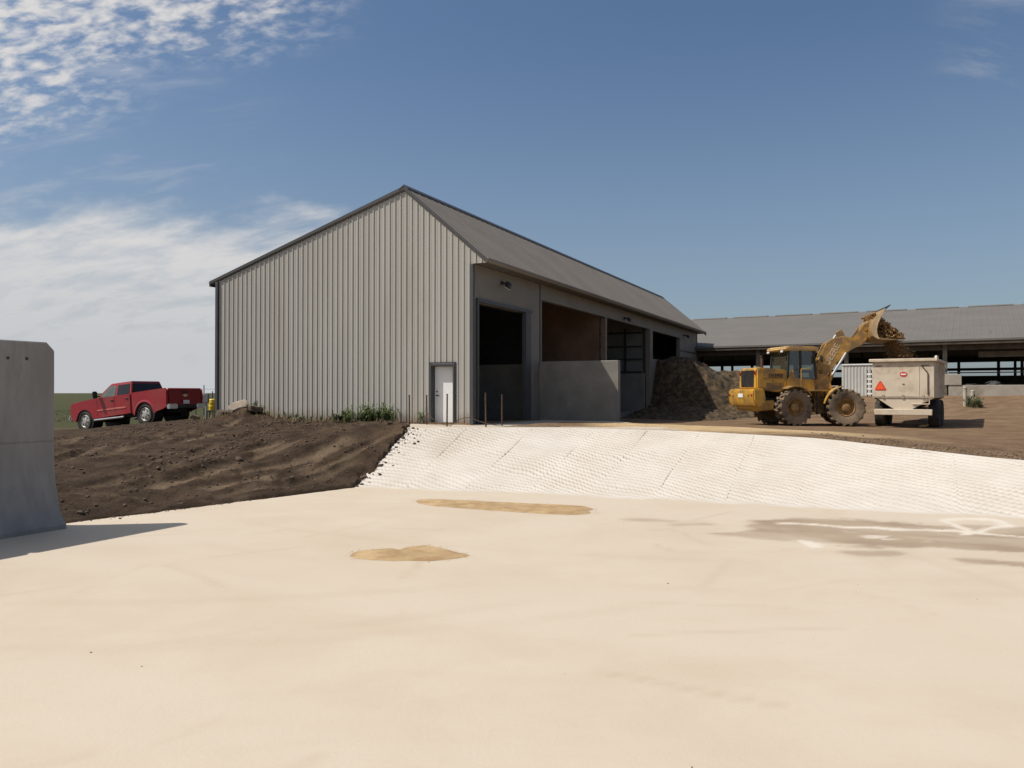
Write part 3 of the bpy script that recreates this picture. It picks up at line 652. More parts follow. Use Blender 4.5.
# cast partitions; the first runs out through the front as a wing wall
CH = 2.38 - .06
g = MB(); g.box((3.28 / 2 + .0, 5.75, CH / 2 - .1), (3.28, .22, CH + .2), bev=.025); g.box((3.27, 5.75, CH / 2 - .1), (.06, .27, CH + .19), bev=.01); g.build('wing_wall', M['conc'], shed, False)
for y in (5.75, 13.9, 21.9):
    g = MB(); g.box((-W_ / 2 - .13, y, 1.05), (W_ - .28, .24, 2.35), bev=.02); g.build('partition_wall', M['conc'], shed, False)
def above(y, z0, t=.08):
    return MB().prism([(-W_ + .15, z0), (-.30, z0), (-.30, EV - .1), (-.9, roof_z(-.9) - .15), (RX_, RZ_ - .15), (-W_ + .15, roof_z(-W_ + .15) - .15)], y - t / 2, y + t / 2)
g = above(13.9, 2.24)
pw = g.build('plywood_partition', M['ply'], shed, False)
above(5.75, 2.24).build('shade_sheet', M['black'], shed, False)  # black sheet added for the shade in the open space above the wall
above(21.9, 2.24).build('sheeted_partition', pm('pale_sheeting', (0.15, 0.155, 0.15), .6, 0, .25, .8), shed, False)
g = MB()
for x in np.arange(-8.3, -.2, 1.15): g.box((x, 21.80, 3.55), (.10, .1, 2.6))
for z in (2.30, 3.05, 3.8, 4.6): g.box((-4.4, 21.79, z), (8.0, .08, .09))
g.build('steel_grid', M['dark'], shed, False)
M['baypost'] = pm('weathered_post', (.22, .165, .125), .8)
for y in (14.0, 22.2): MB().box((-.10, y, 2.4), (.25, .24, 4.7)).build('bay_post', M['baypost'], shed, False)
g = MB(); g.box((-W_ / 2, LEN / 2, -.12), (W_ - .3, LEN - .5, .24)); g.build('floor', M['floor'], shed, False)
# rafters under the roof
g = MB()
for y in np.arange(1.2, LEN, 2.4):
    for x0, x1 in ((RX_, -.26), (RX_, -W_ + .15)):
        z0, z1 = roof_z(x0) - .02, roof_z(x1) - .02
        MB().prism([(x0, z0), (x1, z1), (x1, z1 - .25), (x0, z0 - .3)], y - .04, y + .04).build('rafter', M['wood'], shed, False)
for y in (2.2, 17.0, 30.8):                            # flood lights under the eave
    g = MB(); g.box((.06, y, 5.02), (.09, .10, .12)).cyl((.1, y, 5.02), (.24, y, 5.0), .025)
    fl = g.build('flood_light', M['dark'], shed)
    g = MB(); g.prism([(.18, 4.90), (.34, 4.78), (.40, 4.96), (.25, 5.08)], y - .11, y + .11, bev=.02); g.build('lamp_housing', M['black'], fl)
    g = MB(); g.prism([(.19, 4.890), (.335, 4.782), (.328, 4.768), (.183, 4.876)], y - .09, y + .09); g.build('lens', M['lampwhite'], fl, False)

# ------------------------------------------------------------------ precast bunker wall, left foreground
def bunker(loc, label):
    o = thing('bunker_wall_panel', label, 'wall', loc, -AL, 'precast bunker wall panels')
    H = 3.33
    def sec(y, h, e=0.0):
        right = [(.35, .0), (.35, .08), (.235, .22), (.145, .42), (.075, .70), (.028, .95), (.0, 1.2), (.0, 1.545), (-.012, 1.553), (-.012, 1.567), (.0, 1.575), (-.012, h - .02), (-.03, h)]
        right = [(max(-.2, x - e), z) for x, z in right]
        left = [(-.24 - x - .0 if x > 0 else -.24 - x, z) for x, z in right[::-1]]
        return [(x, y, z) for x, z in right + left]
    g = MB(); g.loft([sec(-2.99, H, .02), sec(-2.96, H), sec(-.15, H), sec(-.02, H - .13), sec(.0, H - .15, .02)])
    g.build('wall_body', M['conc_p'], o, True, 30)
    for y in (-.52, -.85, -2.3):
        g = MB(); g.cyl((-.03, y, H - .31), (-.004, y, H - .31), .028); g.build('lifting_hole', M['black'], o)  # black disc on the face stands in for the dark inside each hole
    return o
bunker((-8.27, 14.3, 0), 'weathered precast concrete bunker wall panel with flared foot and two lifting holes at the pad edge')
b2 = bunker((-8.27 - 3.0 * G[0], 14.3 - 3.0 * G[1], 0), 'second precast bunker wall panel, nearer the viewer and outside the left edge')

# ------------------------------------------------------------------ the free-stall barn behind
BA = R(30.1)
barn = thing('free_stall_barn', 'long low open sided cattle barn with grey metal roof behind the loader', 'barn', (31.1, 48.0, 2.25), -BA)
X0, X1, DEP, EZ, RGZ = -50.0, 22.0, 30.0, 3.52, 6.95
def bslope(mb, y0, z0, y1, z1):
    xs = []; x = X0
    while x < X1: xs += [(x, 0), (x + .10, 0), (x + .13, .007), (x + .17, .007), (x + .20, 0)]; x += .4
    xs.append((X1, 0))
    for i in range(len(xs) - 1):
        (a, h), (b_, k) = xs[i], xs[i + 1]
        mb.face([(a, y0, z0 + h), (b_, y0, z0 + k), (b_, y1, z1 + k), (a, y1, z1 + h)])
    mb.face([(X0, y0, z0 - .12), (X1, y0, z0 - .12), (X1, y1, z1 - .12), (X0, y1, z1 - .12)])
    mb.face([(X0, y0, z0), (X1, y0, z0), (X1, y0, z0 - .12), (X0, y0, z0 - .12)])
g = MB(); bslope(g, -.7, EZ, DEP / 2 - .4, RGZ); br = g.build('roof', M['barnroof'], barn, True, 20)
g = MB(); bslope(g, DEP + .7, EZ, DEP / 2 + .4, RGZ); g.build('roof', M['barnroof'], barn, True, 20)
for x in np.arange(X0 + 1, X1, 3.66):
    g = MB(); g.prism([(DEP / 2 - .75, RGZ - .05), (DEP / 2 - .7, RGZ + .04), (DEP / 2 + .7, RGZ + .04), (DEP / 2 + .75, RGZ - .05)], x - 1.5, x + 1.5, plane='yz'); g.build('ridge_vent', M['barnroof'], br, False)
g = MB(); g.box(((X0 + X1) / 2, -.62, EZ - .2), (X1 - X0, .06, .22)); g.build('eave_fascia', M['wood'], barn, False)
MB().box(((X0 + X1) / 2, .0, EZ - .42), (X1 - X0, .16, .45)).build('header_beam', M['wood'], barn, False)
MB().box(((X0 + X1) / 2, DEP, 3.40), (X1 - X0, .2, .6)).build('header_beam', M['wood'], barn, False)
for x in np.arange(-4.2 - 5.8 * 8, X1, 5.8):
    MB().box((x, 0, 1.7), (.26, .26, 3.4), bev=.02).build('post', M['woodl'], barn, False)
for x in np.arange(-46, X1, 3.25):
    MB().box((x, DEP, 1.6), (.26, .26, 3.3)).build('post', M['wood'], barn, False)
MB().box(((X0 + X1) / 2, DEP - .1, 2.42), (X1 - X0, .1, .26)).build('far_rail', M['wood'], barn, False)
MB().box(((X0 + X1) / 2, DEP - .05, .8), (X1 - X0, .12, 2.0)).build('far_curb', M['wood'], barn, False)
for y in (10.0, 20.0):
    for x in np.arange(-46, X1, 5.8): MB().box((x, y, 2.0), (.2, .2, 4.2)).build('post', M['wood'], barn, False)
    MB().box(((X0 + X1) / 2, y, 4.1), (X1 - X0, .2, .35)).build('header_beam', M['wood'], barn, False)
g = MB(); g.box(((X0 + X1) / 2, DEP / 2, -.35), (X1 - X0, DEP, .5)); g.build('floor_slab', M['floor'], barn, False)
M['curb'] = pm('pale_curb_concrete', (.34, .31, .265), .85, 0, .12, 1.2, .3, 30, dust=(.24, .205, .165), dust_amt=.4, dust_s=1.0)
MB().box(((X1 - 4.0) / 2, -.32, .16), (X1 + 4.0, .22, 1.0), bev=.02).build('curb_wall', M['curb'], barn, False)
MB().box((X0 / 2 - 5.2, -.32, .16), (-X0 - 10.5, .22, 1.0), bev=.02).build('curb_wall', M['curb'], barn, False)
g = MB(); g.box((-3.75, -.34, 1.0), (.95, .28, .68), bev=.02); g.build('end_block', M['curb'], barn, False)
g = MB(); xs = np.arange(-10.25, -4.4, .10)            # corrugated infill
for i in range(len(xs) - 1):
    g.face([(xs[i], -.30 - .03 * (i % 2), -.02), (xs[i + 1], -.30 - .03 * ((i + 1) % 2), -.02), (xs[i + 1], -.30 - .03 * ((i + 1) % 2), 2.0), (xs[i], -.30 - .03 * (i % 2), 2.0)])
g.box((-7.3, -.24, 1.0), (5.8, .06, 1.96))
ip = g.build('corrugated_infill', M['steel'], barn, False)
M['infill'] = pm('pale_corrugated_steel', (.48, .48, .46), .6, .1, .06, 1); ip.data.materials[0] = M['infill']
MB().box((-7.3, -.29, 2.05), (5.9, .16, .09), bev=.01).build('top_rail', M['white'], ip, False)
g = MB()                                               # feed rail and neck bars
g.box((9, .25, 1.45), (26, .06, .07)); g.build('feed_rail', M['dark'], barn, False)
g = MB(); g.box((-.4, 1.2, 2.62), (3.9, .35, .36)); g.box((-.4, 1.0, 2.98), (2.2, .3, .14))
for x in (-1.7, .9): g.cyl((x, 1.2, 2.8), (x, 1.2, 4.1), .02, seg=6)
g.build('hanging_rack', M['woodl'], barn, False)
# ------------------------------------------------------------------ wheels
def tyre_mb(mb, c, ax, r, wd, rim_r, seg=40, lugs=0, lug_h=.05):
    h = wd / 2
    prof = [(rim_r, -h * .72), (rim_r + (r - rim_r) * .35, -h * .98), (r * .90, -h), (r * .975, -h * .82), (r, -h * .5), (r, h * .5), (r * .975, h * .82), (r * .90, h), (rim_r + (r - rim_r) * .35, h * .98), (rim_r, h * .72)]
    if lugs: prof = [(a if a < r * .95 else a - lug_h, b_) for a, b_ in prof]
    mb.lathe(prof, c, ax, seg, closed=True)
    if lugs:
        q = Vector(ax).to_track_quat('Z', 'Y').to_matrix().to_4x4(); base = Matrix.Translation(c) @ q
        for i in range(lugs):
            for sd in (-1, 1):
                a = 2 * math.pi * (i + (.5 if sd > 0 else 0)) / lugs
                m0 = mb.m; mb.m = m0 @ base @ Matrix.Rotation(a, 4, 'Z')
                mb.box((r - lug_h * .55, 0, sd * h * .48), (lug_h * 1.5, r * .115, h * 1.02), rot=(sd * .42, 0, 0), bev=.012)
                mb.box((r * .945 - lug_h * .5, sd * 0 + .02, sd * h * .93), (r * .13, r * .10, h * .16), bev=.01)
                mb.m = m0
    return mb

M['wtyre'] = pm('black_rubber', (.022, .02, .019), .9, 0, .3, 4, .2, 30, dust=(.075, .058, .042), dust_amt=.4, dust_s=2)
# ------------------------------------------------------------------ pickup
def make_pickup(loc, rot):
    t = thing('pickup_truck', 'red crew cab pickup truck parked nose down on the bare dirt bank', 'truck', loc, rot=rot)
    RW, FW = -1.62, 2.03; HW = .97; AR = .535; WR = .41
    def arch(cx, a0=180, a1=0, k=12, r=AR, z=.42):
        return [(cx + r * math.cos(R(a0 + (a1 - a0) * i / k)), z + r * .98 * math.sin(R(a0 + (a1 - a0) * i / k))) for i in range(k + 1)]
    # front clip and cab lower body (hood, wings, doors)
    pts = [(-.85, .52)] + [(1.45, .50)] + arch(FW)[0:] + [(2.62, .45), (2.86, .50), (2.92, .80), (2.91, 1.12), (2.80, 1.25), (1.95, 1.31), (1.30, 1.335), (1.20, 1.34), (-.85, 1.345)]
    t.scale = (1.05, 1.05, 1.05)
    g = MB(); g.prism(pts, -HW, HW, bev=.055, seg=2); body = g.build('body', M['red'], t)
    # bed: two sides, floor, front
    for s in (-1, 1):
        pts = [(-.89, .50), (-.89, 1.38), (-2.86, 1.40), (-2.92, 1.30), (-2.92, .62), (-2.72, .56)] + arch(RW, 180, 0)[::1]
        g = MB(); g.prism(pts, s * (HW - .10), s * (HW + .005), bev=.03, seg=2)
        # flared arch lip
        lip = [(RW + (AR + d) * math.cos(R(180 - 15 * i)), .42 + (AR + d) * .98 * math.sin(R(180 - 15 * i)), s * (HW + .012)) for d in (0.0, .09) for i in range(13)]
        for i in range(12):
            a, b_, c_, d_ = lip[i], lip[i + 1], lip[i + 14], lip[i + 13]
            g.face([(a[0], a[2] + s * .02, a[1]), (b_[0], b_[2] + s * .02, b_[1]), (c_[0], c_[2] - s * .012, c_[1]), (d_[0], d_[2] - s * .012, d_[1])])
        g.build('bed_side', M['red'], t)
    g = MB(); g.box((-1.9, 0, .82), (1.98, 1.74, .06)); g.box((-.93, 0, 1.08), (.06, 1.74, .56)); g.build('bed_floor', M['dark'], t, False)
    g = MB(); g.box((-2.89, 0, 1.03), (.075, 1.72, .72), bev=.025, seg=2); g.box((-2.915, 0, 1.335), (.06, 1.70, .07), bev=.02)
    tg = g.build('tailgate', M['redd'], t); tg['label'] = 'dark red tailgate in shade'
    g = MB(); z = 1.08; x = -2.932
    g.prism([(.13, z + .035), (.05, z + .03), (.045, z + .055), (-.045, z + .055), (-.05, z + .03), (-.13, z + .035), (-.13, z - .03), (-.05, z - .035), (-.045, z - .06), (.045, z - .06), (.05, z - .035), (.13, z - .03)], x - .012, x, plane='yz')
    g.build('emblem', pm('gold_emblem', (.75, .62, .40), .35, .5), tg, False)
    g = MB(); g.box((-2.936, 0, 1.22), (.02, .30, .07), bev=.008); g.build('handle', M['black'], tg)
    # greenhouse
    base = [(1.30, .90), (-.83, .90), (-.83, -.90), (1.30, -.90)]
    roof = [(.52, .72), (-.70, .72), (-.70, -.72), (.52, -.72)]
    g = MB()
    rings = []
    for f, z in ((0, 1.30), (.45, 1.58), (.80, 1.80), (.93, 1.875), (1.0, 1.905)):
        k = f ** 1.05
        rings.append([(b_[0] + (r_[0] - b_[0]) * k, b_[1] + (r_[1] - b_[1]) * k * (1 if f < .85 else 1), z) for b_, r_ in zip(base, roof)])
    g.loft(rings); vs = g._bev([v for v in g.bm.verts], .05, 2)
    g.build('cab', M['red'], t, True, 50)
    def side_y(z): return .90 - .18 * ((z - 1.30) / .605) + .014
    for s in (-1, 1):
        for nm, pts in (('side_window', [(1.06, 1.345), (.17, 1.345), (.17, 1.80), (.585, 1.80)]), ('side_window', [(.05, 1.345), (-.72, 1.345), (-.64, 1.80), (.05, 1.80)])):
            g = MB(); g.face([(x, s * side_y(z), z) for x, z in pts]); g.face([(x, s * (side_y(z) - .03), z) for x, z in pts])
            for i in range(4):
                (xa, za), (xb, zb) = pts[i], pts[(i + 1) % 4]
                g.face([(xa, s * side_y(za), za), (xb, s * side_y(zb), zb), (xb, s * (side_y(zb) - .03), zb), (xa, s * (side_y(za) - .03), za)])
            g.build(nm, M['glassl'] if pts[0][0] > .5 else M['glass'], t, False)
    g = MB(); g.prism([(-.80, 1.37), (.80, 1.37), (.66, 1.80), (-.66, 1.80)], -.865, -.815, plane='yz'); rwm = Matrix()
    o = g.build('rear_window', M['glass'], t, False)
    for v in o.data.vertices: v.co.x += .13 * (v.co.z - 1.37) / .5
    g = MB(); wx = lambda z: 1.335 - .78 * (z - 1.30) / .605
    for off in (0,):
        q = [(1.34, .80), (1.34, -.80), (1.80, -.66), (1.80, .66)]
        g.face([(wx(z) + .012, y, z) for z, y in q]); g.face([(wx(z) - .03, y, z) for z, y in q])
        for i in range(4):
            (za, ya), (zb, yb) = q[i], q[(i + 1) % 4]
            g.face([(wx(za) + .012, ya, za), (wx(zb) + .012, yb, zb), (wx(zb) - .03, yb, zb), (wx(za) - .03, ya, za)])
    g.build('windscreen', M['glass'], t, False)
    # doors: seams and handles, a pale side moulding
    for s in (-1, 1):
        y = s * (HW + .001)
        g = MB()
        for x in (1.20, .12, -.80): MB().box((x, y, .92), (.014, .006, .74)).build('door_seam', M['black'], body, False)
        for x in (.26, -.62): MB().box((x, y + s * .015, 1.17), (.17, .035, .04), bev=.01).build('door_handle', M['black'], body)
        MB().box((.32, y + s * .008, .80), (1.75, .018, .06), bev=.006).build('side_moulding', pm('dusty_moulding', (.50, .13, .11), .5), body)
        g = MB(); g.cyl((1.30, s * (HW + .07), .40), (-.50, s * (HW + .07), .40), .05, seg=12)
        g.box((1.0, s * (HW - .06), .41), (.06, .2, .04)); g.box((-.2, s * (HW - .06), .41), (.06, .2, .04)); g.build('running_board', M['chrome'], t)
        g = MB(); g.box((1.05, s * (HW + .03), 1.40), (.06, .18, .04)); mr = MB().box((1.04, s * (HW + .20), 1.47), (.12, .20, .30), bev=.03, seg=2).build('mirror', M['black'], t); g.build('mirror_arm', M['black'], mr, False)
        MB().box((-2.905, s * .935, 1.10), (.05, .10, .44), bev=.015).build('tail_light', M['lampred'], t)
        MB().box((2.80, s * .80, .94), (.13, .30, .20), bev=.03, seg=2).build('headlight', M['lampwhite'], t)
        g = MB(); g.box((-2.97, s * .74, .62), (.17, .46, .20), bev=.03, seg=2); g.build('bumper_end', M['chrome'], t)
        # inner arches
        for cx in (RW, FW): MB().cyl((cx, s * .45, .44), (cx, s * .93, .44), .528, seg=24).build('wheel_well', M['black'], t)
    MB().box((-2.95, 0, .60), (.16, 1.02, .14), bev=.02).build('rear_step', M['dark'], t)
    MB().box((-2.985, 0, .80), (.012, .32, .15)).build('number_plate', M['white'], t, False)
    MB().box((2.95, 0, .60), (.20, 2.0, .24), bev=.05, seg=2).build('front_bumper', M['chrome'], t)
    MB().box((2.875, 0, .90), (.05, 1.2, .30), bev=.02).build('grille', M['dark'], t)
    g = MB(); g.box((-.2, 0, .50), (4.6, .8, .14)); g.cyl((RW, -.8, .40), (RW, .8, .40), .07); g.cyl((FW, -.8, .40), (FW, .8, .40), .06); g.cyl((-2.3, .3, .45), (-2.95, .35, .42), .04); g.box((-2.2, 0, .52), (.9, .7, .3), bev=.05); g.build('chassis', M['black'], t)
    for cx in (RW, FW):
        for s in (-1, 1):
            g = MB(); y = s * .84
            g.lathe([(.285, -.10), (.285, .105), (.262, .12), (.25, .095), (.235, .085), (.19, .10), (.11, .105), (.10, .125), (.03, .13)], (cx, y, WR), (0, s, 0), 32)
            wl = g.build('wheel', M['alloy'], t)
            g = MB()
            for k in range(6):
                a = math.pi * k / 3 + .3; g.cyl((cx + .175 * math.cos(a), y + s * .085, WR + .175 * math.sin(a)), (cx + .175 * math.cos(a), y + s * .106, WR + .175 * math.sin(a)), .036, seg=10)
            g.build('rim_holes', M['black'], wl, False)
            tyre_mb(MB(), (cx, y, WR), (0, s, 0), WR, .27, .275, 36).build('tyre', M['wtyre'], wl)
    return t
truck_front = np.array([-19.05, 37.1]); truck_rear = np.array([-15.72, 35.6])
hd = (truck_front - truck_rear); yaw = math.atan2(hd[1], hd[0]); hd = hd / np.hypot(*hd)
mid = (truck_front + truck_rear) / 2 - hd * .205
zr = 1.07; zf = .72
make_pickup((mid[0], mid[1], (zr + zf) / 2), (Euler((0, math.atan2(zr - zf, 3.65), 0)).to_matrix().to_4x4() and (0, math.atan2(zr - zf, 3.65), yaw)))

# ------------------------------------------------------------------ wheel loader
def bucket_frame(F):
    """the bucket hangs on the boom's pin at (1.12, 4.36)"""
    return F @ Matrix.Translation((.88, 0, 4.20)) @ Matrix.Rotation(R(-4), 4, 'Y') @ Matrix.Diagonal((.84, 1, .80, 1)) @ Matrix.Translation((-1.12, 0, -4.30))
def make_loader(loc, yaw, art):
    t = thing('wheel_loader', 'muddy yellow wheel loader with bucket raised over the cream wagon', 'loader', loc, yaw)
    WR, WW, TR = .79, .56, 1.02
    J = 1.34                                            # joint ahead of the rear axle
    F = Matrix.Translation((J, 0, 0)) @ Matrix.Rotation(art, 4, 'Z') @ Matrix.Translation((1.36, 0, 0))   # front frame, origin over the front axle
    def wheel(m, s):
        g = MB(m); c = (0, s * TR, WR)
        g.lathe([(.40, -.22), (.40, .17), (.36, .22), (.33, .10), (.20, .05), (.19, .16), (.14, .19), (.02, .19)], c, (0, s, 0), 28)
        for k in range(10):
            a = k * math.pi / 5; g.cyl((.27 * math.cos(a), s * (TR + .06), WR + .27 * math.sin(a)), (.27 * math.cos(a), s * (TR + .10), WR + .27 * math.sin(a)), .022, seg=6)
        w_ = g.build('wheel', M['rimrust'], t)
        tyre_mb(MB(m), c, (0, s, 0), WR, WW, .39, 44, 17, .07).build('tyre', M['tyre'], w_)
    I = Matrix()
    for s in (-1, 1): wheel(I, s); wheel(F, s)
    # rear frame and counterweight
    g = MB(); g.prism([(-1.95, 1.10), (-1.95, 1.58), (-1.45, 1.62), (-1.35, 1.12), (-1.55, .80), (-1.80, .82)], -1.22, 1.22, bev=.06, seg=2)
    g.prism([(-1.7, .62), (-1.86, 1.0), (-.75, 1.12), (-.75, .66)], -.80, .80, bev=.05)
    cw = g.build('counterweight', M['yel'], t)
    g = MB(); g.box((-1.965, -.02, 1.30), (.03, .46, .17), bev=.01); g.build('number_plate', M['white'], cw, False)
    for s in (-1, 1):
        for y in (.75, 1.05): MB().box((-1.962, s * y, 1.33), (.03, .12, .10), bev=.01).build('tail_lamp', M['lampred'] if y > .9 else M['yeld'], cw)
    g = MB(); g.prism([(-1.3, .60), (-1.3, 1.2), (1.25, 1.25), (1.45, .95), (1.35, .62)], -.45, .45, bev=.03); g.cyl((0, -.95, WR), (0, .95, WR), .17); g.build('rear_frame', M['dark'], t)
    # engine hood
    g = MB(); g.prism([(-1.62, 1.60), (-1.60, 2.46), (-1.45, 2.54), (-.22, 2.44), (-.16, 2.32), (-.16, 1.55), (-.55, 1.45)], -.82, .82, bev=.05, seg=2); hd_ = g.build('engine_hood', M['yel'], t)
    g = MB(); g.box((-1.622, 0, 2.05), (.03, 1.18, .74), bev=.01)
    for z in np.arange(1.74, 2.40, .07): g.box((-1.637, 0, z), (.015, 1.1, .018))
    g.build('radiator_grille', M['dark'], hd_, False)
    for s in (-1, 1):
        g = MB(); g.box((-.78, s * .825, 2.14), (1.05, .012, .26)); g.box((-.75, s * .825, 1.72), (.8, .012, .30)); g.build('side_vent', M['yeld'], hd_, False)
        mt = Matrix.Translation((-.72, s * .836, 2.16)) @ Matrix.Rotation(R(90), 4, 'X')
        if s > 0: mt = Matrix.Translation((-.72, s * .836, 2.16)) @ Matrix.Rotation(R(180), 4, 'Z') @ Matrix.Rotation(R(90), 4, 'X')
        MB().text('DEERE', .24, mt, .004).build('lettering', M['black'], hd_, False)
        for y in (.70,): MB().box((-1.63, s * y, 2.30), (.03, .10, .16), bev=.01).build('tail_lamp', M['lampred'], hd_)
    g = MB(); g.cyl((-.75, .35, 2.45), (-.75, .35, 3.0), .065); g.cyl((-.75, .35, 2.95), (-.80, .35, 3.1), .06); g.build('exhaust_pipe', M['rust'], hd_)
    # rear fenders, steps, platform
    for s in (-1, 1):
        g = MB(); a0 = [(.86 * math.cos(R(a)), WR + .90 * math.sin(R(a))) for a in range(35, 125, 12)]; a1 = [(.91 * math.cos(R(a)), WR + .95 * math.sin(R(a))) for a in range(35, 125, 12)]
        g.prism(a0 + a1[::-1], s * .72, s * 1.30, bev=.012); g.build('fender', M['yeld'], t)
        g = MB(); g.box((.95, s * .98, 1.52), (1.2, .52, .07), bev=.015); pf = g.build('platform', M['yeld'], t)
        g = MB()
        for z in (.55, .85, 1.15): g.box((1.25, s * 1.10, z), (.36, .24, .03))
        for x in (1.06, 1.44): g.box((x, s * 1.12, 1.0), (.04, .05, 1.05))
        g.build('steps', M['dark'], pf, False)
        g = MB(); g.tube([(.32, s * 1.12, 1.55), (.32, s * 1.12, 2.45), (.75, s * 1.10, 2.5)], .022); g.build('hand_rail', M['yeld'], pf)
    CS = Matrix.Translation((-.30, 0, 0)) @ Matrix.Diagonal((.92, 1, 1, 1))
    g = MB(CS); g.prism([(.1, 1.50), (.12, 2.02), (.30, 2.12), (.42, 2.42), (.52, 2.42), (.55, 2.05), (1.55, 2.02), (1.62, 1.50)], -.80, .80, bev=.03); g.build('cab_base', M['yel'], t)
    # cab
    cabx0, cabx1, cy, z0, z1 = .20, 1.68, .76, 2.02, 3.30
    for (x, xt) in ((cabx0, .28), (.86, .88), (cabx1, 1.56)):
        for s in (-1, 1):
            g = MB(CS); g.loft([[(x - .045, s * (cy - .04), z0), (x + .045, s * (cy - .04), z0), (x + .045, s * (cy + .04), z0), (x - .045, s * (cy + .04), z0)],
                              [(xt - .045, s * (cy - .08), z1), (xt + .045, s * (cy - .08), z1), (xt + .045, s * (cy - .0), z1), (xt - .045, s * (cy - .0), z1)]])
            g.build('cab_post', M['dark'], t, False)
    g = MB(CS); g.prism([(.05, 3.28), (.02, 3.40), (.18, 3.475), (1.55, 3.475), (1.80, 3.40), (1.80, 3.28)], -.86, .86, bev=.05, seg=2); rf = g.build('cab_roof', pm('sun_faded_roof', (.66, .44, .17), .55, 0, .1, 2, dust=(.40, .28, .15), dust_amt=.4), t)
    for y in (-.6, .6):
        MB(CS).box((-.0, y, 3.24), (.09, .15, .10), bev=.02).build('work_lamp', M['lampwhite'], rf); MB(CS).box((1.82, y, 3.26), (.09, .16, .11), bev=.02).build('work_lamp', M['lampwhite'], rf)
    gl = bpy.data.materials.get('cab_glass')
    if not gl:
        gl = bpy.data.materials.new('cab_glass'); gl.use_nodes = True; n = NT(gl.node_tree); n.n.clear()
        tr = n.add('ShaderNodeBsdfTransparent'); tr.inputs[0].default_value = (.50, .56, .52, 1); gs = n.add('ShaderNodeBsdfGlossy'); gs.inputs['Roughness'].default_value = .06
        df = n.add('ShaderNodeBsdfDiffuse'); df.inputs[0].default_value = (.30, .27, .2, 1)
        m1_ = n.add('ShaderNodeMixShader'); m1_.inputs[0].default_value = .14; n.l.new(tr.outputs[0], m1_.inputs[1]); n.l.new(df.outputs[0], m1_.inputs[2])
        m2_ = n.add('ShaderNodeMixShader'); m2_.inputs[0].default_value = .12; n.l.new(m1_.outputs[0], m2_.inputs[1]); n.l.new(gs.outputs[0], m2_.inputs[2])
        o_ = n.add('ShaderNodeOutputMaterial'); n.l.new(m2_.outputs[0], o_.inputs[0])
    for s in (-1, 1):
        for xa, xb, ta, tb in ((.245, .815, .325, .835), (.905, 1.635, .925, 1.515)):
            g = MB(CS); yb, yt = s * (cy + .005), s * (cy - .035)
            g.face([(xa, yb, z0), (xb, yb, z0), (tb, yt, z1), (ta, yt, z1)]); g.build('side_window', gl, t, False)
    MB(CS).face([(cabx0, -cy + .05, z0), (cabx0, cy - .05, z0), (.28, cy - .09, z1), (.28, -cy + .09, z1)]).build('rear_window', gl, t, False)
    MB(CS).face([(cabx1, -cy + .05, z0), (cabx1, cy - .05, z0), (1.56, cy - .09, z1), (1.56, -cy + .09, z1)]).build('windscreen', gl, t, False)
    g = MB(CS); g.box((.72, 0, 2.15), (.52, .52, .16), bev=.04); g.box((.48, 0, 2.55), (.14, .50, .75), bev=.05); st = g.build('seat', M['black'], t)
    g = MB(CS); g.cyl((1.35, 0, 2.0), (1.18, 0, 2.5), .04); g.lathe([(.19, -.015), (.21, 0), (.19, .015), (.17, 0)], (1.17, 0, 2.53), (-.5, 0, .9), 20, closed=True); g.build('steering_column', M['black'], t)
    for s in (-1, 1):
        g = MB(CS); g.tube([(1.65, s * .78, 3.0), (1.75, s * 1.08, 3.05)], .015); g.box((1.74, s * 1.10, 2.92), (.05, .17, .32), bev=.015); g.build('mirror', M['black'], t)
    # front frame, tower, fenders
    g = MB(F); g.prism([(-1.45, .62), (-1.40, 1.0), (-1.20, 1.35), (-1.28, 2.35), (-1.05, 2.52), (-.78, 2.45), (-.45, 1.5), (.55, 1.05), (.70, .70), (.3, .5), (-.9, .5)], -.42, .42, bev=.04)
    for s in (-1, 1): g.prism([(-1.2, 1.2), (-1.28, 2.38), (-1.05, 2.55), (-.72, 2.45), (-.35, 1.3)], s * .40, s * .62, bev=.02)
    g.build('front_frame', M['yeld'], t)
    MB(F).cyl((0, -.95, WR), (0, .95, WR), .18).build('front_axle', M['dark'], t)
    for s in (-1, 1):
        g = MB(F); a0 = [(.88 * math.cos(R(a)), WR + .90 * math.sin(R(a))) for a in range(98, 176, 12)]; a1 = [(.93 * math.cos(R(a)), WR + .95 * math.sin(R(a))) for a in range(98, 176, 12)]
        g.prism(a0 + a1[::-1], s * .70, s * 1.28, bev=.012); g.build('fender', M['yel'], t)
    # boom
    bp = [(-1.18, 2.22), (-1.10, 2.62), (-.88, 3.25), (-.72, 3.62), (-.42, 3.84), (.02, 3.92), (.44, 3.82), (.66, 4.08), (.82, 4.42), (1.05, 4.38), (1.10, 4.15), (.95, 3.72), (.78, 3.52), (.40, 3.36), (.05, 3.16), (-.30, 2.72), (-.52, 2.36), (-.85, 2.14)]
    for s in (-1, 1):
        g = MB(F); g.prism(bp, s * .50, s * .60, bev=.02); bo = g.build('boom_arm', M['yeld'], t)
        q = Matrix.Translation((-.46, s * .606, 3.10)) @ Matrix.Rotation(R(90), 4, 'X') @ Matrix.Rotation(R(62), 4, 'Z')
        if s > 0: q = Matrix.Translation((-.46, s * .606, 3.10)) @ Matrix.Rotation(R(180), 4, 'Z') @ Matrix.Rotation(R(90), 4, 'X') @ Matrix.Rotation(R(-62), 4, 'Z')
        MB(F).text('DEERE', .36, q, .004).build('lettering', pm('faded_lettering', (.50, .40, .27), .7), bo, False)
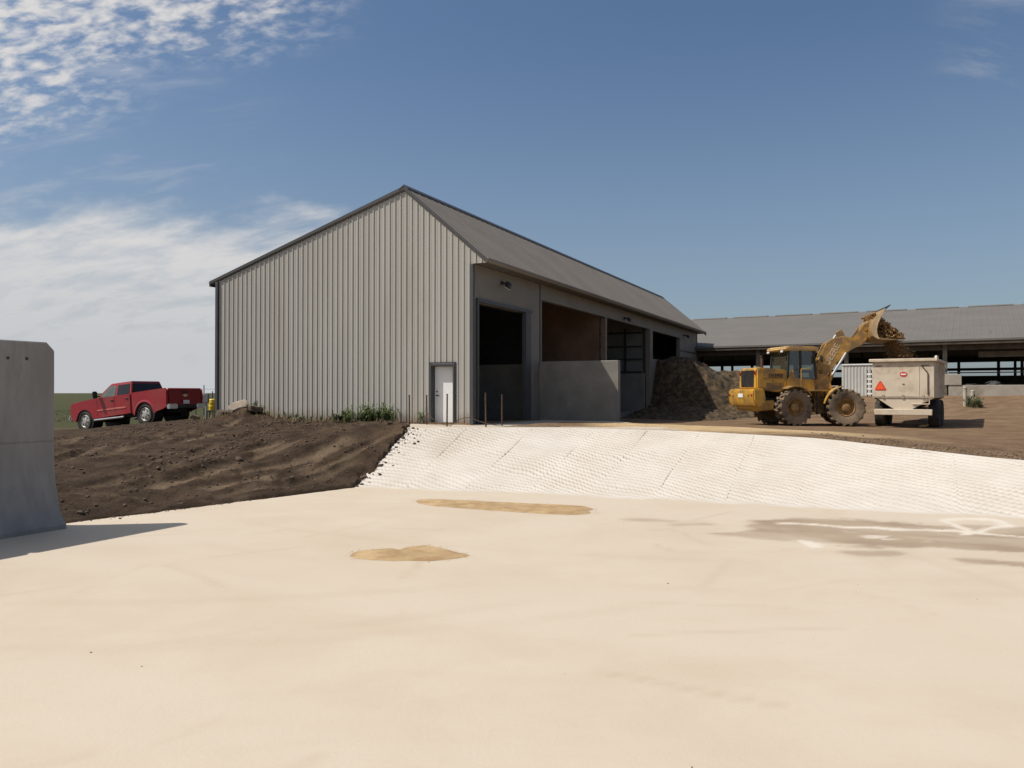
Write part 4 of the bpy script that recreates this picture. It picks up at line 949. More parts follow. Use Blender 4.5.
    g = MB(F); g.cyl((-.15, -.52, 3.62), (-.15, .52, 3.62), .17); g.cyl((-.95, -.62, 2.36), (-.95, .62, 2.36), .11); g.cyl((.92, -.62, 4.24), (.92, .62, 4.24), .10); g.box((.2, 0, 3.55), (.5, 1.0, .28), bev=.04); g.build('boom_crosstube', M['yeld'], t)
    for s in (-1, 1):
        g = MB(F); g.cyl((-.72, s * .46, 1.55), (-.42, s * .55, 2.35), .085); cyl_ = g.build('lift_cylinder', M['yeld'], t)
        MB(F).cyl((-.48, s * .66, 2.20), (.10, s * .66, 3.18), .05).build('piston_rod', M['steel'], cyl_)
    g = MB(F); g.prism([(-.25, 4.10), (.02, 4.28), (.20, 3.85), (.10, 3.35), (-.08, 3.38)], -.09, .09, bev=.02); g.build('bellcrank', M['yeld'], t)
    g = MB(F); g.cyl((-1.0, 0, 2.75), (-.55, 0, 3.45), .10); cyl_ = g.build('tilt_cylinder', M['yeld'], t); MB(F).cyl((-.6, 0, 3.38), (-.15, 0, 4.10), .045).build('piston_rod', M['steel'], cyl_)
    MB(F).prism([(.06, 3.40), (.12, 3.52), (1.30, 4.02), (1.34, 3.90)], -.07, .07, bev=.015).build('bucket_link', M['yeld'], t)
    for y in (-.3, .3): MB(F).tube([(-.9, y, 2.55), (-.55, y, 3.3), (.0, y, 3.72), (.5, y, 3.7)], .022, 6).build('hose', M['black'], t)
    # bucket, tipped forward: curved shell, side plates, lip, load
    BW = 1.30
    K = bucket_frame(F)
    shell = [(2.02, 5.30), (1.60, 4.98), (1.42, 4.72), (1.30, 4.40), (1.27, 4.10), (1.32, 3.86), (1.50, 3.70), (1.80, 3.62), (2.55, 3.52)]
    inn = [(2.00, 5.22), (1.66, 4.93), (1.49, 4.68), (1.37, 4.38), (1.34, 4.11), (1.39, 3.91), (1.54, 3.77), (1.81, 3.69), (2.55, 3.55)]
    g = MB(K); g.prism(shell + inn[::-1], -BW, BW); bk = g.build('bucket', pm('worn_bucket', (.38, .24, .09), .65, .1, .3, 3, dust=(.24, .155, .075), dust_amt=.6, dust_s=2), t, True, 30)
    for s in (-1, 1):
        g = MB(K); g.prism([(2.02, 5.30), (1.60, 4.98), (1.42, 4.72), (1.30, 4.40), (1.27, 4.10), (1.32, 3.86), (1.50, 3.70), (1.62, 3.66), (1.52, 3.95), (1.52, 4.2), (1.60, 4.5), (1.80, 4.92)], s * BW, s * (BW + .035)); g.build('side_plate', pm('bright_worn_steel', (.58, .43, .25), .5, .1, .2, 3), bk, False)
    MB(K).prism([(2.0, 5.30), (2.02, 5.22), (2.26, 5.42), (2.25, 5.46)], -BW - .02, BW + .02).build('spill_guard', M['dark'], bk, False)
    MB(K).prism([(2.5, 3.515), (2.5, 3.56), (2.78, 3.515), (2.78, 3.50)], -BW - .03, BW + .03).build('cutting_edge', M['steel'], bk, False)
    MB(K).prism([(1.1, 4.62), (1.42, 4.72), (1.30, 4.1), (1.5, 3.72), (1.26, 3.8), (1.02, 4.28)], -.6, .6, bev=.02).build('bucket_bracket', M['yeld'], bk)
    return t, F
LP = (12.05, 35.35, 1.0)
LYAW, LART = R(10), R(-23)
loader, LF = make_loader(LP, LYAW, LART)
LM = Matrix.Translation(LP) @ Matrix.Rotation(LYAW, 4, 'Z') @ LF          # world matrix of the loader's front frame
def lumpy(name, mat, bmat, n_, fn, seed, parent=None):
    rg = random.Random(seed); L_ = [fn(rg, i) for i in range(n_)]
    return rocks(name, [tuple(bmat @ Vector(c)) for c, r in L_], [r for c, r in L_], mat, (1, 1, .85), .35, seed, parent)
# the load: a wad in the bucket, and what is falling out of it
def wad(rg, i):
    t_ = rg.random(); x = 1.5 + 1.25 * t_; lo = 3.66 - .12 * t_; hi = 5.15 - 1.35 * t_ ** .9
    if rg.random() < .5: z = hi - abs(rg.gauss(0, .12))
    else: z = rg.uniform(lo, hi)
    return (x + rg.gauss(0, .05), rg.uniform(-1.2, 1.2), max(lo + .05, z)), rg.uniform(.02, .055)
KM = Matrix.Translation(LP) @ Matrix.Rotation(LYAW, 4, 'Z') @ bucket_frame(LF)
o = lumpy('bucket_load', M['feed'], KM, 6500, wad, 3); tag(o, 'brown chopped feed heaped in the raised loader bucket', 'feed')
def fall(rg, i):
    t_ = rg.random() ** .8; x = 2.45 + .45 * t_ + rg.gauss(0, .10 + .12 * t_); z = 3.75 - 1.25 * t_ * 1.0 + rg.gauss(0, .1)
    return (x, rg.uniform(-1.15, 1.15), z), rg.uniform(.006, .022) * (.8 if rg.random() < .85 else 1.6)
o = lumpy('falling_feed', M['feed'], KM, 6000, fall, 4); tag(o, 'loose brown feed falling from the loader bucket into the wagon', 'feed', kind='stuff')

# ------------------------------------------------------------------ feed wagon
def make_wagon(loc, yaw):
    t = thing('feed_wagon', 'cream feed wagon with orange warning triangle being filled by the loader', 'wagon', loc, yaw)
    M['belly'] = pm('dark_belly', (.16, .125, .09), .8, 0, .3, 2)  # belly panels coloured darker than the cream box
    L_, H0, H1, HW = 5.2, 1.38, 2.92, 1.16               # x forward, rear panel at x=0
    def panel(nm, pts, d0, d1, pl, mat=M['cream'], b=.012): return MB().prism(pts, d0, d1, bev=b, plane=pl).build(nm, mat, t, False)
    back = panel('rear_panel', [(-HW, H0), (HW, H0), (HW + .0, H1), (-HW - .0, H1)], 0.0, .05, 'yz')
    panel('hopper_foot', [(-1.02, H0 - .01), (1.02, H0 - .01), (.36, .90), (-.36, .90)], .0, .06, 'yz')
    for s in (-1, 1):
        g = MB(); g.prism([(.051, H0), (L_ - .5, H0), (L_, H1 - .2), (L_, H1), (.051, H1)], s * (HW - .05), s * HW, taper=[(.051, H0), (L_ - .5, H0), (L_, H1 - .2), (L_, H1), (.051, H1)]); g.build('side_panel', M['cream'], t, False)
        g = MB()                                          # sloping belly
        g.face([(.06, s * HW, H0), (L_ - .5, s * HW, H0), (L_ - .5, s * .35, .95), (.06, s * .35, .92)]); g.build('belly_panel', M['belly'], t, False)
        for x in (.9, 1.9, 2.9, 3.9): MB().box((x, s * (HW + .03), (H0 + H1) / 2), (.08, .06, H1 - H0)).build('side_rib', M['cream'], t, False)
        MB().box((L_ / 2, s * (HW + .03), H1 + .03), (L_, .16, .11), bev=.015).build('top_rail', M['cream'], t)
    MB().prism([(-HW, H0), (HW, H0), (HW, H1), (-HW, H1)], L_ - .55, L_ - .50, plane='yz').build('front_panel', M['cream'], t, False)
    MB().box((-.02, 0, H1 + .03), (.20, 2 * HW + .26, .13), bev=.02).build('top_rail', M['cream'], t)
    g = MB(); g.prism([(.25, H1 + .06), (.6, H1 + .22), (1.3, H1 + .22), (1.4, H1 + .06)], -HW - .06, -HW + .02); g.build('side_extension', M['cream'], t, False)
    MB().box((-.05, 0, .78), (.16, 2.18, .25), bev=.02).build('rear_beam', M['cream'], t)
    g = MB(); g.box((2.2, .45, .86), (4.6, .12, .18)); g.box((2.2, -.45, .86), (4.6, .12, .18)); g.cyl((1.55, -.95, .69), (1.55, .95, .69), .08); g.cyl((2.85, -.95, .69), (2.85, .95, .69), .08); g.box((.7, 0, .86), (.12, 1.6, .16)); g.prism([(4.4, -.5), (4.4, .5), (6.6, .08), (6.6, -.08)], .62, .76, plane='xy'); g.build('chassis', M['dark'], t)
    g = MB(); g.box((-.012, .02, H0 + .03), (.04, 2.2, .07)); 
    for y in (-.75, 0, .75): g.box((-.03, y, H0 + .05), (.04, .09, .14))
    g.build('hinge_bar', pm('worn_hinge', (.32, .27, .21), .7), back, False)
    # orange triangle, badge, small plates, side strap
    def tri(c, r, x0, x1, cut):
        a = [(c[0] + r * math.cos(R(90 + 120 * k)), c[1] + r * math.sin(R(90 + 120 * k))) for k in range(3)]
        p = []
        for k in range(3):
            u, v_ = a[k], a[(k + 1) % 3]
            p += [(u[0] + (v_[0] - u[0]) * cut, u[1] + (v_[1] - u[1]) * cut), (u[0] + (v_[0] - u[0]) * (1 - cut), u[1] + (v_[1] - u[1]) * (1 - cut))]
        return MB().prism(p, x0, x1, plane='yz')
    c_ = (.86, 1.84)
    sm = tri(c_, .29, -.014, -.002, .12).build('warning_triangle', M['lampred'], t, False); sm.data.materials[0] = pm('dark_red_border', (.62, .045, .02), .45)
    tri(c_, .20, -.020, -.014, .03).build('triangle_centre', M['smv'], sm, False)
    el = lambda a, b_, cy_, cz: [(cy_ + a * math.cos(k * math.pi / 12), cz + b_ * math.sin(k * math.pi / 12)) for k in range(24)]
    bd = MB().prism(el(.145, .105, -.02, 2.36), -.012, -.002, plane='yz').build('badge', M['badge'], t, False)
    MB().box((-.016, -.02, 2.36), (.008, .19, .055)).build('badge_band', M['white'], bd, False)
    M['plate'] = pm('faded_plate', (.16, .13, .10), .6)
    for y, z, w_ in ((.93, 2.72, .24), (-.83, 2.71, .30), (-.02, 1.95, .09)): MB().box((-.008, y, z), (.012, w_, .045)).build('small_plate', M['plate'], back, False)
    g = MB(); g.tube([(-.03, -.70, 2.72), (-.03, -.93, 2.40), (-.03, -.93, 1.50)], .022, 6); g.build('hose', M['wood'], t)
    MB().box((-.006, -.60, 2.15), (.02, .02, 1.5)).build('seam', M['cream'], back, False)
    g = MB(); g.tube([(-.03, -.98, 1.36), (-.03, -.98, 1.12), (-.03, -.35, 1.12)], .02, 6); g.build('guard_rod', M['cream'], t)
    # ladder at the left
    g = MB()
    for s in (0, .16): g.box((.35, HW + .10 + s, 2.0), (.035, .035, 1.15))
    ld = g.build('ladder', M['black'], t, False)
    g = MB()
    for z in np.arange(1.55, 2.55, .21): g.box((.335, HW + .18, z), (.05, .19, .07))
    g.build('rung', M['white'], ld, False)
    for cx in (1.55, 2.85):
        for s in (-1, 1):
            g = MB(); g.lathe([(.30, -.13), (.30, .12), (.26, .15), (.24, .05), (.12, .03), (.11, .10), (.02, .10)], (cx, s * 1.04, .69), (0, s, 0), 24); wl = g.build('wheel', M['rimrust'], t)
            tyre_mb(MB(), (cx, s * 1.04, .69), (0, s, 0), .60, .42, .29, 32, 0).build('tyre', M['wtyre'], wl)
    return t
WY = R(57)
wagon = make_wagon((16.33, 33.0, .84), WY)
WM = Matrix.Translation((16.33, 33.0, .84)) @ Matrix.Rotation(WY, 4, 'Z')
o = lumpy('wagon_load', M['feed'], Matrix(), 500, lambda rg, i: (((lambda x, y: (x, y, 2.62 + .45 * math.exp(-((x - 1.6) ** 2 / 1.2 + y * y / .6)) + rg.gauss(0, .05)))(rg.uniform(.2, 4.4), rg.uniform(-1.0, 1.0))), rg.uniform(.04, .11)), 5)
o.matrix_world = WM; tag(o, 'brown chopped feed filling the top of the cream wagon', 'feed')
# ------------------------------------------------------------------ feed pile spilling out of the last bay
def surf_thing(name, xs, ys, fn, mat, label, cat, kind=None):
    A, B = np.meshgrid(xs, ys); WX = SH[0] + A * E[0] + B * G[0]; WY_ = SH[1] + A * E[1] + B * G[1]
    Zg = ground_z(WX, WY_); h = fn(A, B); Z = Zg + h
    me = grid_mesh(name, np.stack([WX, WY_, np.where(h > 0, Z, Zg - .3 + h)], -1))
    return tag(link(name, me, mat), label, cat, kind=kind)
def pile_h(a, b):
    nz = fbm(a * .55, b * .55, 201, 5, .55); n2 = fbm(a * 2.2, b * 2.2, 207, 4, .6)
    def cone(ca, cb, h, ra, rb, p=1.0):
        d = np.hypot((a - ca) / ra, (b - cb) / rb) + .16 * nz
        return h * np.clip(1.18 - d, -.6, 1.0)
    h = np.maximum.reduce([cone(.6, 26.2, 3.15, 5.0, 4.4), cone(1.1, 24.0, 3.05, 4.2, 1.9), cone(3.6, 28.2, 2.1, 4.4, 4.2), cone(5.6, 25.6, 1.6, 3.6, 3.2), cone(2.2, 20.5, .5, 3.0, 3.4)])
    return h + .22 * n2 * sstep(-.2, .3, h) + .10 * np.abs(fbm(a * 6, b * 6, 211, 3)) * sstep(-.1, .2, h)
surf_thing('feed_pile', np.arange(-4, 11.5, .10), np.arange(11.5, 34, .10), pile_h, M['pile'], 'tall rough pile of dark silage spilling out of the far shed bay', 'pile')

# ------------------------------------------------------------------ silt patches on the pad
def patch(outline, label, seed, h=.012):
    pts = np.array(outline); c0 = pts.mean(0); n_ = 360
    k = np.linspace(0, 1, len(pts) + 1); q = np.vstack([pts, pts[:1]]); u = np.linspace(0, 1, n_, endpoint=False)
    P = np.stack([np.interp(u, k, q[:, 0]), np.interp(u, k, q[:, 1])], -1)
    w_ = 11; ker = np.ones(w_) / w_; P = np.stack([np.convolve(np.r_[P[-w_:, j], P[:, j], P[:w_, j]], ker, 'same')[w_:-w_] for j in (0, 1)], -1)
    P += .028 * np.stack([fbm(u * 40, u * 0 + 2, seed, 5, .65), fbm(u * 40, u * 0 + 9, seed, 5, .65)], -1)
    mb = MB(); rings = []
    for f, z in ((1.0, .002), (.975, .005), (.9, h), (.6, h * 1.3), (.3, h * 1.4)):
        rings.append([mb.bm.verts.new((c0[0] + (p[0] - c0[0]) * f, c0[1] + (p[1] - c0[1]) * f, z)) for p in P])
    for a, b_ in zip(rings[:-1], rings[1:]):
        for i in range(n_): mb.bm.faces.new((a[i], a[(i + 1) % n_], b_[(i + 1) % n_], b_[i]))
    mb.bm.faces.new(rings[-1])
    q = random.Random(seed)
    for i in range(160):
        p = P[q.randrange(n_)]; k_ = 1 + abs(q.gauss(0, .05)); x = c0[0] + (p[0] - c0[0]) * k_ + q.gauss(0, .03); y = c0[1] + (p[1] - c0[1]) * k_ + q.gauss(0, .05); r = q.uniform(.003, .008)
        mb.rock((x, y, r * .3), r, 0, (1.3, 1.3, .6), .2, q)
    return tag(mb.build('silt_patch', M['sandp'], None, True, 60), label, 'silt patch')
def gp(px, py): d = EYE * 790 / (py - 393.0); return ((px - 512) / 790 * d, d)
patch([gp(*p) for p in [(416, 500), (425, 499), (450, 499.5), (480, 501), (520, 503), (560, 504.5), (585, 506), (594, 509), (588, 511), (592, 513), (575, 515), (540, 513.5), (500, 511), (460, 508), (430, 505.5), (418, 503)]], 'long narrow strip of damp tan silt on the pad near the ramp foot', 301)
patch([gp(*p) for p in [(350, 555), (358, 550.5), (375, 549.5), (388, 548), (398, 550), (410, 546.5), (425, 545), (440, 547), (455, 551.5), (472, 555), (460, 558), (430, 561), (400, 560.5), (375, 560), (357, 558.5)]], 'small two lobed patch of damp tan silt in the middle of the pad', 305)

# ------------------------------------------------------------------ stakes and wire by the walk door
def stake(x, y, h, label, lean=(0, 0)):
    z = float(max(FL, 0)); rg = random.Random(int(x * 100))
    g = MB(); g.cyl((0, 0, -.2), (lean[0], lean[1], h), .026, .024, 8); g.cyl((lean[0], lean[1], h - .002), (lean[0], lean[1], h + .02), .034, .034, 8)
    o = g.build('steel_stake', M['rust']); o.location = (x, y, z); tag(o, label, 'stake', 'rusty stakes along the top of the ramp'); return o
def at(px, d): return ((px - 512) / 790 * d, d)
S = [(409.5, 25.6, .98, 'rusty steel stake standing in the weeds left of the white door'), (427, 26.6, .98, 'rusty steel stake right against the left frame of the white door'),
     (447, 25.2, 1.02, 'rusty steel stake standing in front of the white door'), (486, 24.75, 1.06, 'taller rusty stake in front of the open vehicle bay, left one of the two there'), (502, 25.9, 1.0, 'rusty stake in front of the open vehicle bay, right one of the two there')]
tops = []
for px_s, d, h, lb in S:
    x, y = at(px_s, d); stake(x, y, h, lb, (random.uniform(-.02, .02), 0)); tops.append((x, y))
g = MB()
def sag(a, b_, za, zb, s_, k=10): return [(a[0] + (b_[0] - a[0]) * i / k, a[1] + (b_[1] - a[1]) * i / k, za + (zb - za) * i / k - s_ * 4 * (i / k) * (1 - i / k)) for i in range(k + 1)]
g.tube(sag(tops[1], (-1.95, 24.9), FL + .40, FL + .05, .12), .010, 5); g.tube(sag((-1.95, 24.9), (-1.35, 25.9), FL + .02, FL + .25, -.10), .010, 5)
g.tube(sag((-1.35, 25.9), (.2, 24.6), FL + .25, FL + .04, .10), .010, 5); g.tube(sag((.2, 24.6), (1.5, 24.6), FL + .03, FL + .02, 0), .010, 5)
tag(g.build('loose_wire', M['rust']), 'thin loose wire looping between the rusty stakes at the ramp top', 'wire')
# marks left by boards: two timbers laid on the ramp head
# ------------------------------------------------------------------ weeds, rubble, clods
rg = random.Random(11)
def blade(mb, p, ang, L, wd, lean):
    d = Vector((math.cos(ang), math.sin(ang), 0)); s_ = Vector((-d.y, d.x, 0)); p = Vector(p)
    a = p; b_ = p + d * L * lean * .45 + Vector((0, 0, L * .55)); c = p + d * L * lean + Vector((0, 0, L * (1 - .35 * lean)))
    vs = [mb.bm.verts.new(v) for v in (a - s_ * wd * .4, a + s_ * wd * .4, b_ + s_ * wd, b_ - s_ * wd, c)]
    mb.bm.faces.new((vs[0], vs[1], vs[2], vs[3])); mb.bm.faces.new((vs[3], vs[2], vs[4]))
def weed(mb, x, y, h, n_, leaf=.06):
    z = float(ground_z(np.array([x]), np.array([y]))[0])
    for i in range(n_):
        a = rg.uniform(0, 6.28); ln = rg.uniform(.05, .45); hh = h * rg.uniform(.4, 1.0)
        top_ = Vector((x + math.cos(a) * ln * hh, y + math.sin(a) * ln * hh, z + hh))
        mb.cyl((x, y, z - .03), top_, .007, .004, 4)
        for k in range(rg.randint(5, 10)):
            f = rg.uniform(.2, 1.0); p = Vector((x, y, z)).lerp(top_, f)
            blade(mb, p, rg.uniform(0, 6.28), leaf * rg.uniform(.8, 2.4), leaf * rg.uniform(.18, .36), rg.uniform(.5, 1.1))
g = MB()
for i in range(85):
    k = rg.uniform(-5.2, -1.9); d = rg.uniform(.12, 1.0); x, y = sw(k, -d); weed(g, x, y, rg.uniform(.25, .72) * (1.0 if k > -3.9 else .75), rg.randint(4, 9))
for i in range(30):
    k = rg.uniform(-11.2, -4.5); d = rg.uniform(.1, .5); x, y = sw(k, -d); weed(g, x, y, rg.uniform(.12, .34), rg.randint(2, 5), .05)
tag(g.build('weeds', M['leaf'], None, False), 'green weeds growing along the foot of the clad gable wall', 'weeds', kind='stuff')
g = MB()
for i in range(900):
    k = rg.uniform(-11.6, -2.2); d = abs(rg.gauss(0, .5)) + .08; x, y = sw(k, -d); z = float(ground_z(np.array([x]), np.array([y]))[0])
    blade(g, (x, y, z - .02), rg.uniform(0, 6.28), rg.uniform(.08, .28), .008, rg.uniform(.2, .9))
tag(g.build('dry_grass', M['dry'], None, False), 'dry straw coloured grass along the foot of the gable wall', 'grass', kind='stuff')
# rubble at the left corner
def rubble(x, y, r, sq, label, seed, rot, mat, lift=.5):
    z = float(ground_z(np.array([x]), np.array([y]))[0]); q = random.Random(seed)
    g = MB(); g.rock((0, 0, 0), r, 2, (1, 1, 1), .10, q)
    for v in g.bm.verts: v.co = Vector((max(-r * .8, min(r * .8, v.co.x)) * sq[0], max(-r * .75, min(r * .75, v.co.y)) * sq[1], max(-r * .5, min(r * .5, v.co.z)) * sq[2]))
    o = g.build('rubble_chunk', mat, None, True, 30); o.location = (x, y, z + r * lift * sq[2] * .6); o.rotation_euler = rot; return tag(o, label, 'rubble', 'rubble by the shed corner')
rubble(-10.35, 29.9, .42, (1.1, .8, .55), 'pale broken concrete slab tilted on the dirt by the shed corner', 41, (R(35), R(-20), R(20)), M['stone'], 1.4)
rubble(-11.0, 30.2, .30, (1, 1, .9), 'dark earthy lump left of the pale broken slab', 42, (R(10), 0, R(50)), M['soil'], 1.0)
rubble(-9.6, 29.6, .26, (1.2, 1, .8), 'dark earthy lump right of the pale broken slab', 43, (0, R(10), R(10)), M['soil'], .9)
rubble(-12.4, 30.9, .22, (1, .9, .8), 'dark lump of earth left of the shed corner trim', 45, (0, R(20), 0), M['soil'], .9)
# a spill of dirt on the left of the ramp
CL = [(343, 481, .10), (350, 483.5, .13), (360, 482, .09), (365, 475, .10), (379, 467, .07), (355, 485, .06), (341, 486, .07), (381, 472, .05)]
for i, (px_s, py_s, r) in enumerate(CL):
    f = (488 - py_s) / 95.0 * 1.35 * .9; d = (EYE - f) * 790 / (py_s - 393); x = (px_s - 512) / 790 * d
    g = MB(); g.rock((0, 0, 0), r, 2, (1.2, 1, .7), .22, random.Random(i)); o = g.build('dirt_clod', M['soil'], None, True, 50); o.location = (x, y_ if False else d, f + .03)
    tag(o, 'dark clod of earth fallen on the left edge of the pale ramp', 'clod', 'clods on the ramp edge')
# crumbs over the bank
q = random.Random(77); rs = np.random.RandomState(77)
NP = 15000; P = np.stack([rs.uniform(-14, -2.8, NP), rs.uniform(14.5, 30.5, NP)], -1)
dens = fbm(P[:, 0] * .7, P[:, 1] * .7, 301, 4, .6); keep = rs.rand(NP) < .15 + .85 * sstep(-.2, .5, dens)
sd = sdist(P[:, 0], P[:, 1], hole); rx = (P[:, 0] - SH[0]) * E[0] + (P[:, 1] - SH[1]) * E[1]; ry = (P[:, 0] - SH[0]) * G[0] + (P[:, 1] - SH[1]) * G[1]
keep &= (sd < -.05) & ~((ry > -.1) & (rx > -11.6)); P = P[keep]
rr = .009 + .035 * rs.rand(len(P)) ** 5 + np.where(rs.rand(len(P)) < .012, .05 * rs.rand(len(P)), 0)
Cc = np.c_[P, ground_z(P[:, 0], P[:, 1]) + rr * .25]
n1 = 160; t_ = rs.rand(n1); r1 = .006 + .018 * rs.rand(n1) ** 3                 # rolled onto the slab's rim
C1 = np.c_[-8.2 + 3.9 * t_ + np.abs(rs.randn(n1) * .12), 14.9 + 5.3 * t_ - np.abs(rs.randn(n1) * .08), r1 * .5]
n2 = 170; t_ = rs.rand(n2); o_ = np.abs(rs.randn(n2) * .28); r2 = .012 + .06 * rs.rand(n2) ** 4     # and down the ramp's left edge
C2 = np.c_[-4.2 + 1.0 * t_ + o_, 20.3 + 3.8 * t_, 1.33 * np.clip(t_ * 1.02 - .01, 0, 1) + r2 * .3]
tag(rocks('soil_crumbs', np.r_[Cc, C1, C2], np.r_[rr, r1, r2], M['soil'], seed=5), 'loose dark soil crumbs scattered over the bank and its rims', 'soil', kind='stuff')
t_ = rs.rand(2600); x = 8.5 + 9 * t_; y = np.interp(x, top[:, 0], top[:, 1]) + np.abs(rs.randn(2600) * 1.1) + .10; r = .008 + .026 * rs.rand(2600) ** 4
tag(rocks('gravel', np.c_[x, y, ground_z(x, y) + r * .3], r, pm('yard_gravel', (.15, .108, .07), .95, 0, .5, 2), seed=6), 'loose brown gravel and crumbs along the upper rim of the ramp', 'gravel', kind='stuff')
y = rs.uniform(4, 17, 26); x = rs.uniform(-.6, .6, 26) * y; r = .003 + .008 * rs.rand(26) ** 3; k = sdist(x, y, hole) > .4
tag(rocks('pad_grit', np.c_[x, y, r * .4][k], r[k], pm('grit', (.17, .125, .085), .9, 0, .5, 3), seed=8), 'few tiny brown pebbles strewn over the concrete pad', 'grit', kind='stuff')
# tufts in the field behind the truck
g = MB()
for i in range(3000):
    y = q.uniform(50, 85); x = -y * q.uniform(.44, .64); 
    pts = (x, y); z = .0
    g_z = None
    blade(g, (x, y, 0), q.uniform(0, 6.28), q.uniform(.04, .12), .02, q.uniform(.2, .9))
me_v = np.array([v.co[:] for v in g.bm.verts]); zz = ground_z(me_v[:, 0], me_v[:, 1])
for v, z in zip(g.bm.verts, zz): v.co.z += z - .02
tag(g.build('field_grass', pm('field_grass', (.088, .088, .040), .85, 0, .5, .25), None, False), 'rough green grass beyond the dirt on the left', 'grass', kind='stuff')

# ------------------------------------------------------------------ fence and odds behind the truck
def gz(x, y): return float(ground_z(np.array([x]), np.array([y]))[0])
fx = [at(178, 58), at(186, 58.5), at(196, 57.5), at(204, 58), at(212.5, 58.5), at(225, 59)]
t = thing('wire_fence', 'thin post and wire fence on the skyline behind the red truck', 'fence', (fx[0][0], fx[0][1], 0))
ox, oy = fx[0]
for i, (x, y) in enumerate(fx):
    z = gz(x, y); MB().cyl((x - ox, y - oy, z - .2), (x - ox, y - oy, 2.75 - .2 * (i % 3) + (.25 if i == 3 else 0)), .04, .035, 8).build('post', M['wood'], t)
for z in (1.6, 2.0, 2.4, 2.7): MB().tube([(x - ox, y - oy, z) for x, y in fx], .012, 5).build('wire', M['steel'], t)
x, y = at(212.3, 41); z = gz(x, y) + .0
t = thing('plastic_drum', 'small yellow plastic drum half hidden behind the shed corner', 'drum', (x, y, z))
MB().lathe([(.15, 0), (.17, .02), (.17, .18), (.18, .20), (.17, .22), (.17, .38), (.18, .40), (.17, .42), (.17, .54), (.13, .58)], (0, 0, .60), (0, 0, 1), 24).build('body', M['yplastic'], t)
MB().cyl((.06, 0, 1.175), (.06, 0, 1.21), .03).build('cap', M['white'], t)
g = MB(); g.box((0, 0, .56), (.5, .5, .07), bev=.01)
for sx in (-.2, .2):
    for sy in (-.2, .2): g.box((sx, sy, .26), (.06, .06, .54))
g.build('stand', M['wood'], t, False)
x, y = at(205.5, 40); z = gz(x, y)
t = thing('meter_box', 'small pale utility box on a post between the truck and the shed', 'utility box', (x, y, z))
MB().box((0, 0, 1.18), (.34, .2, .46), bev=.02).build('cabinet', M['lighttrim'], t); MB().cyl((0, .08, -.1), (0, .08, 1.4), .045).build('post', M['steel'], t)

# ------------------------------------------------------------------ by the barn
M['bollard'] = pm('dirty_white_pipe', (.42, .39, .33), .6, 0, .1, 3, dust=(.28, .22, .16), dust_amt=.4)
for px_s, d, h, lb in ((965.0, 43.6, 1.05, 'taller white capped pipe bollard left of the weed clump'), (972.6, 44.6, .80, 'shorter white pipe bollard right behind the weed clump')):
    x, y = at(px_s, d); z = gz(x, y)
    t = thing('pipe_bollard', lb, 'bollard', (x, y, z), 0, 'white bollards below the barn')
    MB().cyl((0, 0, -.2), (0, 0, h), .10, .10, 16).build('pipe', M['bollard'], t); MB().lathe([(.115, 0), (.115, .05), (.08, .09), (.01, .10)], (0, 0, h), (0, 0, 1), 16).build('cap', M['bollard'], t)
g = MB()
for i in range(26):
    x, y = at(rg.uniform(966, 982), rg.uniform(42.6, 44.4)); weed(g, x, y, rg.uniform(.2, .75), rg.randint(3, 6), .08)
tag(g.build('weed_clump', pm('bank_weed', (.105, .115, .05), .7, 0, .5, 1.5), None, False), 'green weed clump growing around the white bollards below the barn', 'weed')
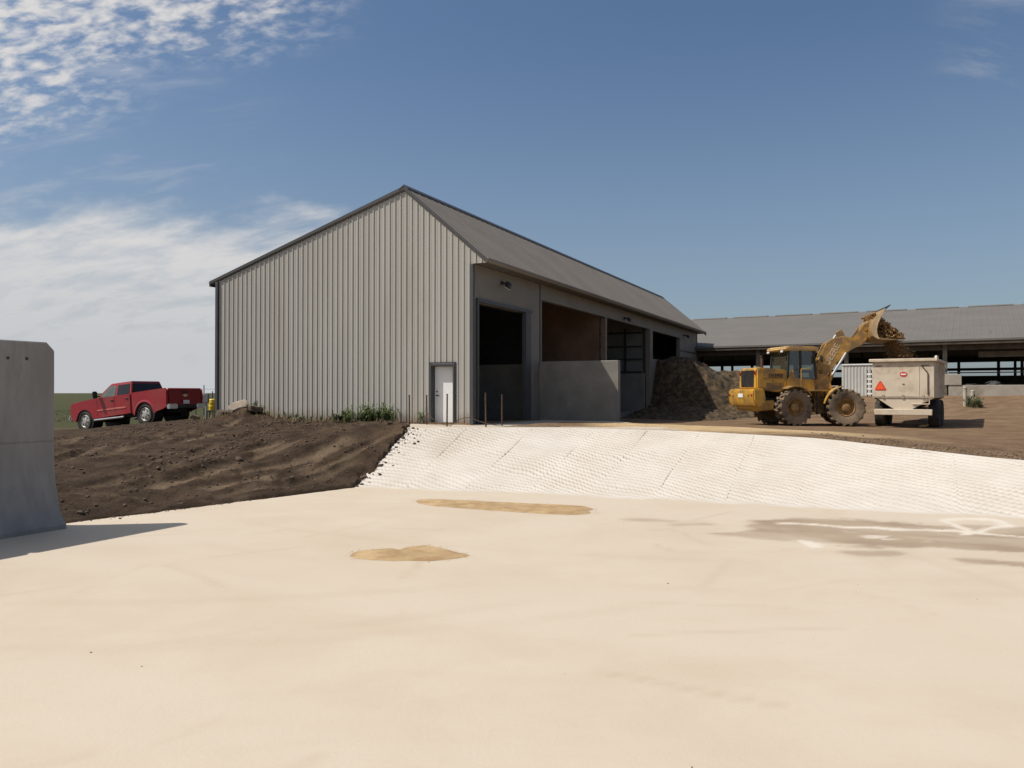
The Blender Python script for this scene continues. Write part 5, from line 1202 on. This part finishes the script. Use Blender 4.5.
# cows lying behind the curb
hide = bpy.data.materials.new('black_white_hide'); hide.use_nodes = True
n = NT(hide.node_tree); b = n.n['Principled BSDF']; b.inputs['Roughness'].default_value = .8
pos = n.add('ShaderNodeTexCoord').outputs['Object']; ri = n.add('ShaderNodeObjectInfo').outputs['Random']
off = n.add('ShaderNodeCombineXYZ', i_0=n.math('MULTIPLY', ri, 30.0), i_1=n.math('MULTIPLY', ri, 17.0), i_2=0.0).outputs[0]
va = n.add('ShaderNodeVectorMath'); va.operation = 'ADD'; n.l.new(pos, va.inputs[0]); n.l.new(off, va.inputs[1])
n.put(b.inputs['Base Color'], n.mix(n.ramp(n.noise(va.outputs[0], 1.5, 2, .5), .47, .50), (.72, .69, .64, 1), (.02, .018, .017, 1)))
def cow(loc, rz, label, head_turn=0.0):
    """a cow lying with legs folded: one skinned body"""
    V = [(0, 0, .40), (.45, 0, .44), (.85, 0, .47), (-.45, 0, .42), (-.80, 0, .36),      # trunk
         (1.10, head_turn * .10, .68), (1.28, head_turn * .22, .88), (1.48, head_turn * .42, .82), (1.66, head_turn * .58, .70),   # neck, head
         (1.24, head_turn * .22 + .17, .93), (1.24, head_turn * .22 - .17, .93),                       # ears
         (.72, .32, .16), (1.02, .36, .10), (.72, .40, .06), (.72, -.32, .16), (1.02, -.36, .10), (.72, -.40, .06),
         (-.55, .42, .30), (-.10, .52, .16), (-.50, .56, .07), (-.55, -.40, .28), (-.10, -.46, .14), (-.50, -.50, .07), (-.98, .10, .28), (-1.0, .3, .06)]
    Ed = [(0, 1), (1, 2), (0, 3), (3, 4), (2, 5), (5, 6), (6, 7), (7, 8), (6, 9), (6, 10), (2, 11), (11, 12), (12, 13), (2, 14), (14, 15), (15, 16), (3, 17), (17, 18), (18, 19), (3, 20), (20, 21), (21, 22), (4, 23), (23, 24)]
    rad = [.42, .40, .34, .40, .26, .22, .16, .12, .095, .05, .05, .15, .085, .05, .15, .085, .05, .20, .10, .055, .20, .10, .055, .04, .03]
    me = bpy.data.meshes.new('cow'); me.from_pydata(V, Ed, []); o = bpy.data.objects.new('cow', me); COL.objects.link(o)
    me.materials.append(hide); m_ = o.modifiers.new('skin', 'SKIN')
    for k, sv in enumerate(me.skin_vertices[0].data): sv.radius = (rad[k], rad[k] * (.95 if k < 5 else 1)); sv.use_root = (k == 0)
    m_.use_smooth_shade = True; s2 = o.modifiers.new('sub', 'SUBSURF'); s2.levels = 1; s2.render_levels = 2
    o.location = loc; o.rotation_euler = (0, 0, rz); return tag(o, label, 'cow', 'cows lying in the barn')
BM = Matrix.Translation((31.1, 48.0, 2.25)) @ Matrix.Rotation(-BA, 4, 'Z')
for i, (x, y, rz, ht) in enumerate([(-2.7, 1.9, .1, .6), (-.4, 2.0, 3.0, -.4), (1.6, 1.8, .2, .2), (3.6, 2.0, 2.9, .5), (-8.3, 2.0, .1, .1)][:4]):
    cow(BM @ Vector((x, y, -.02)), -BA + rz, ['black and white cow lying just right of the concrete end block in the barn', 'black and white cow lying second from the end block, under the hanging rack', 'black and white cow lying third from the end block in the barn', 'black and white cow lying nearest the right edge of the view in the barn'][i], ht)
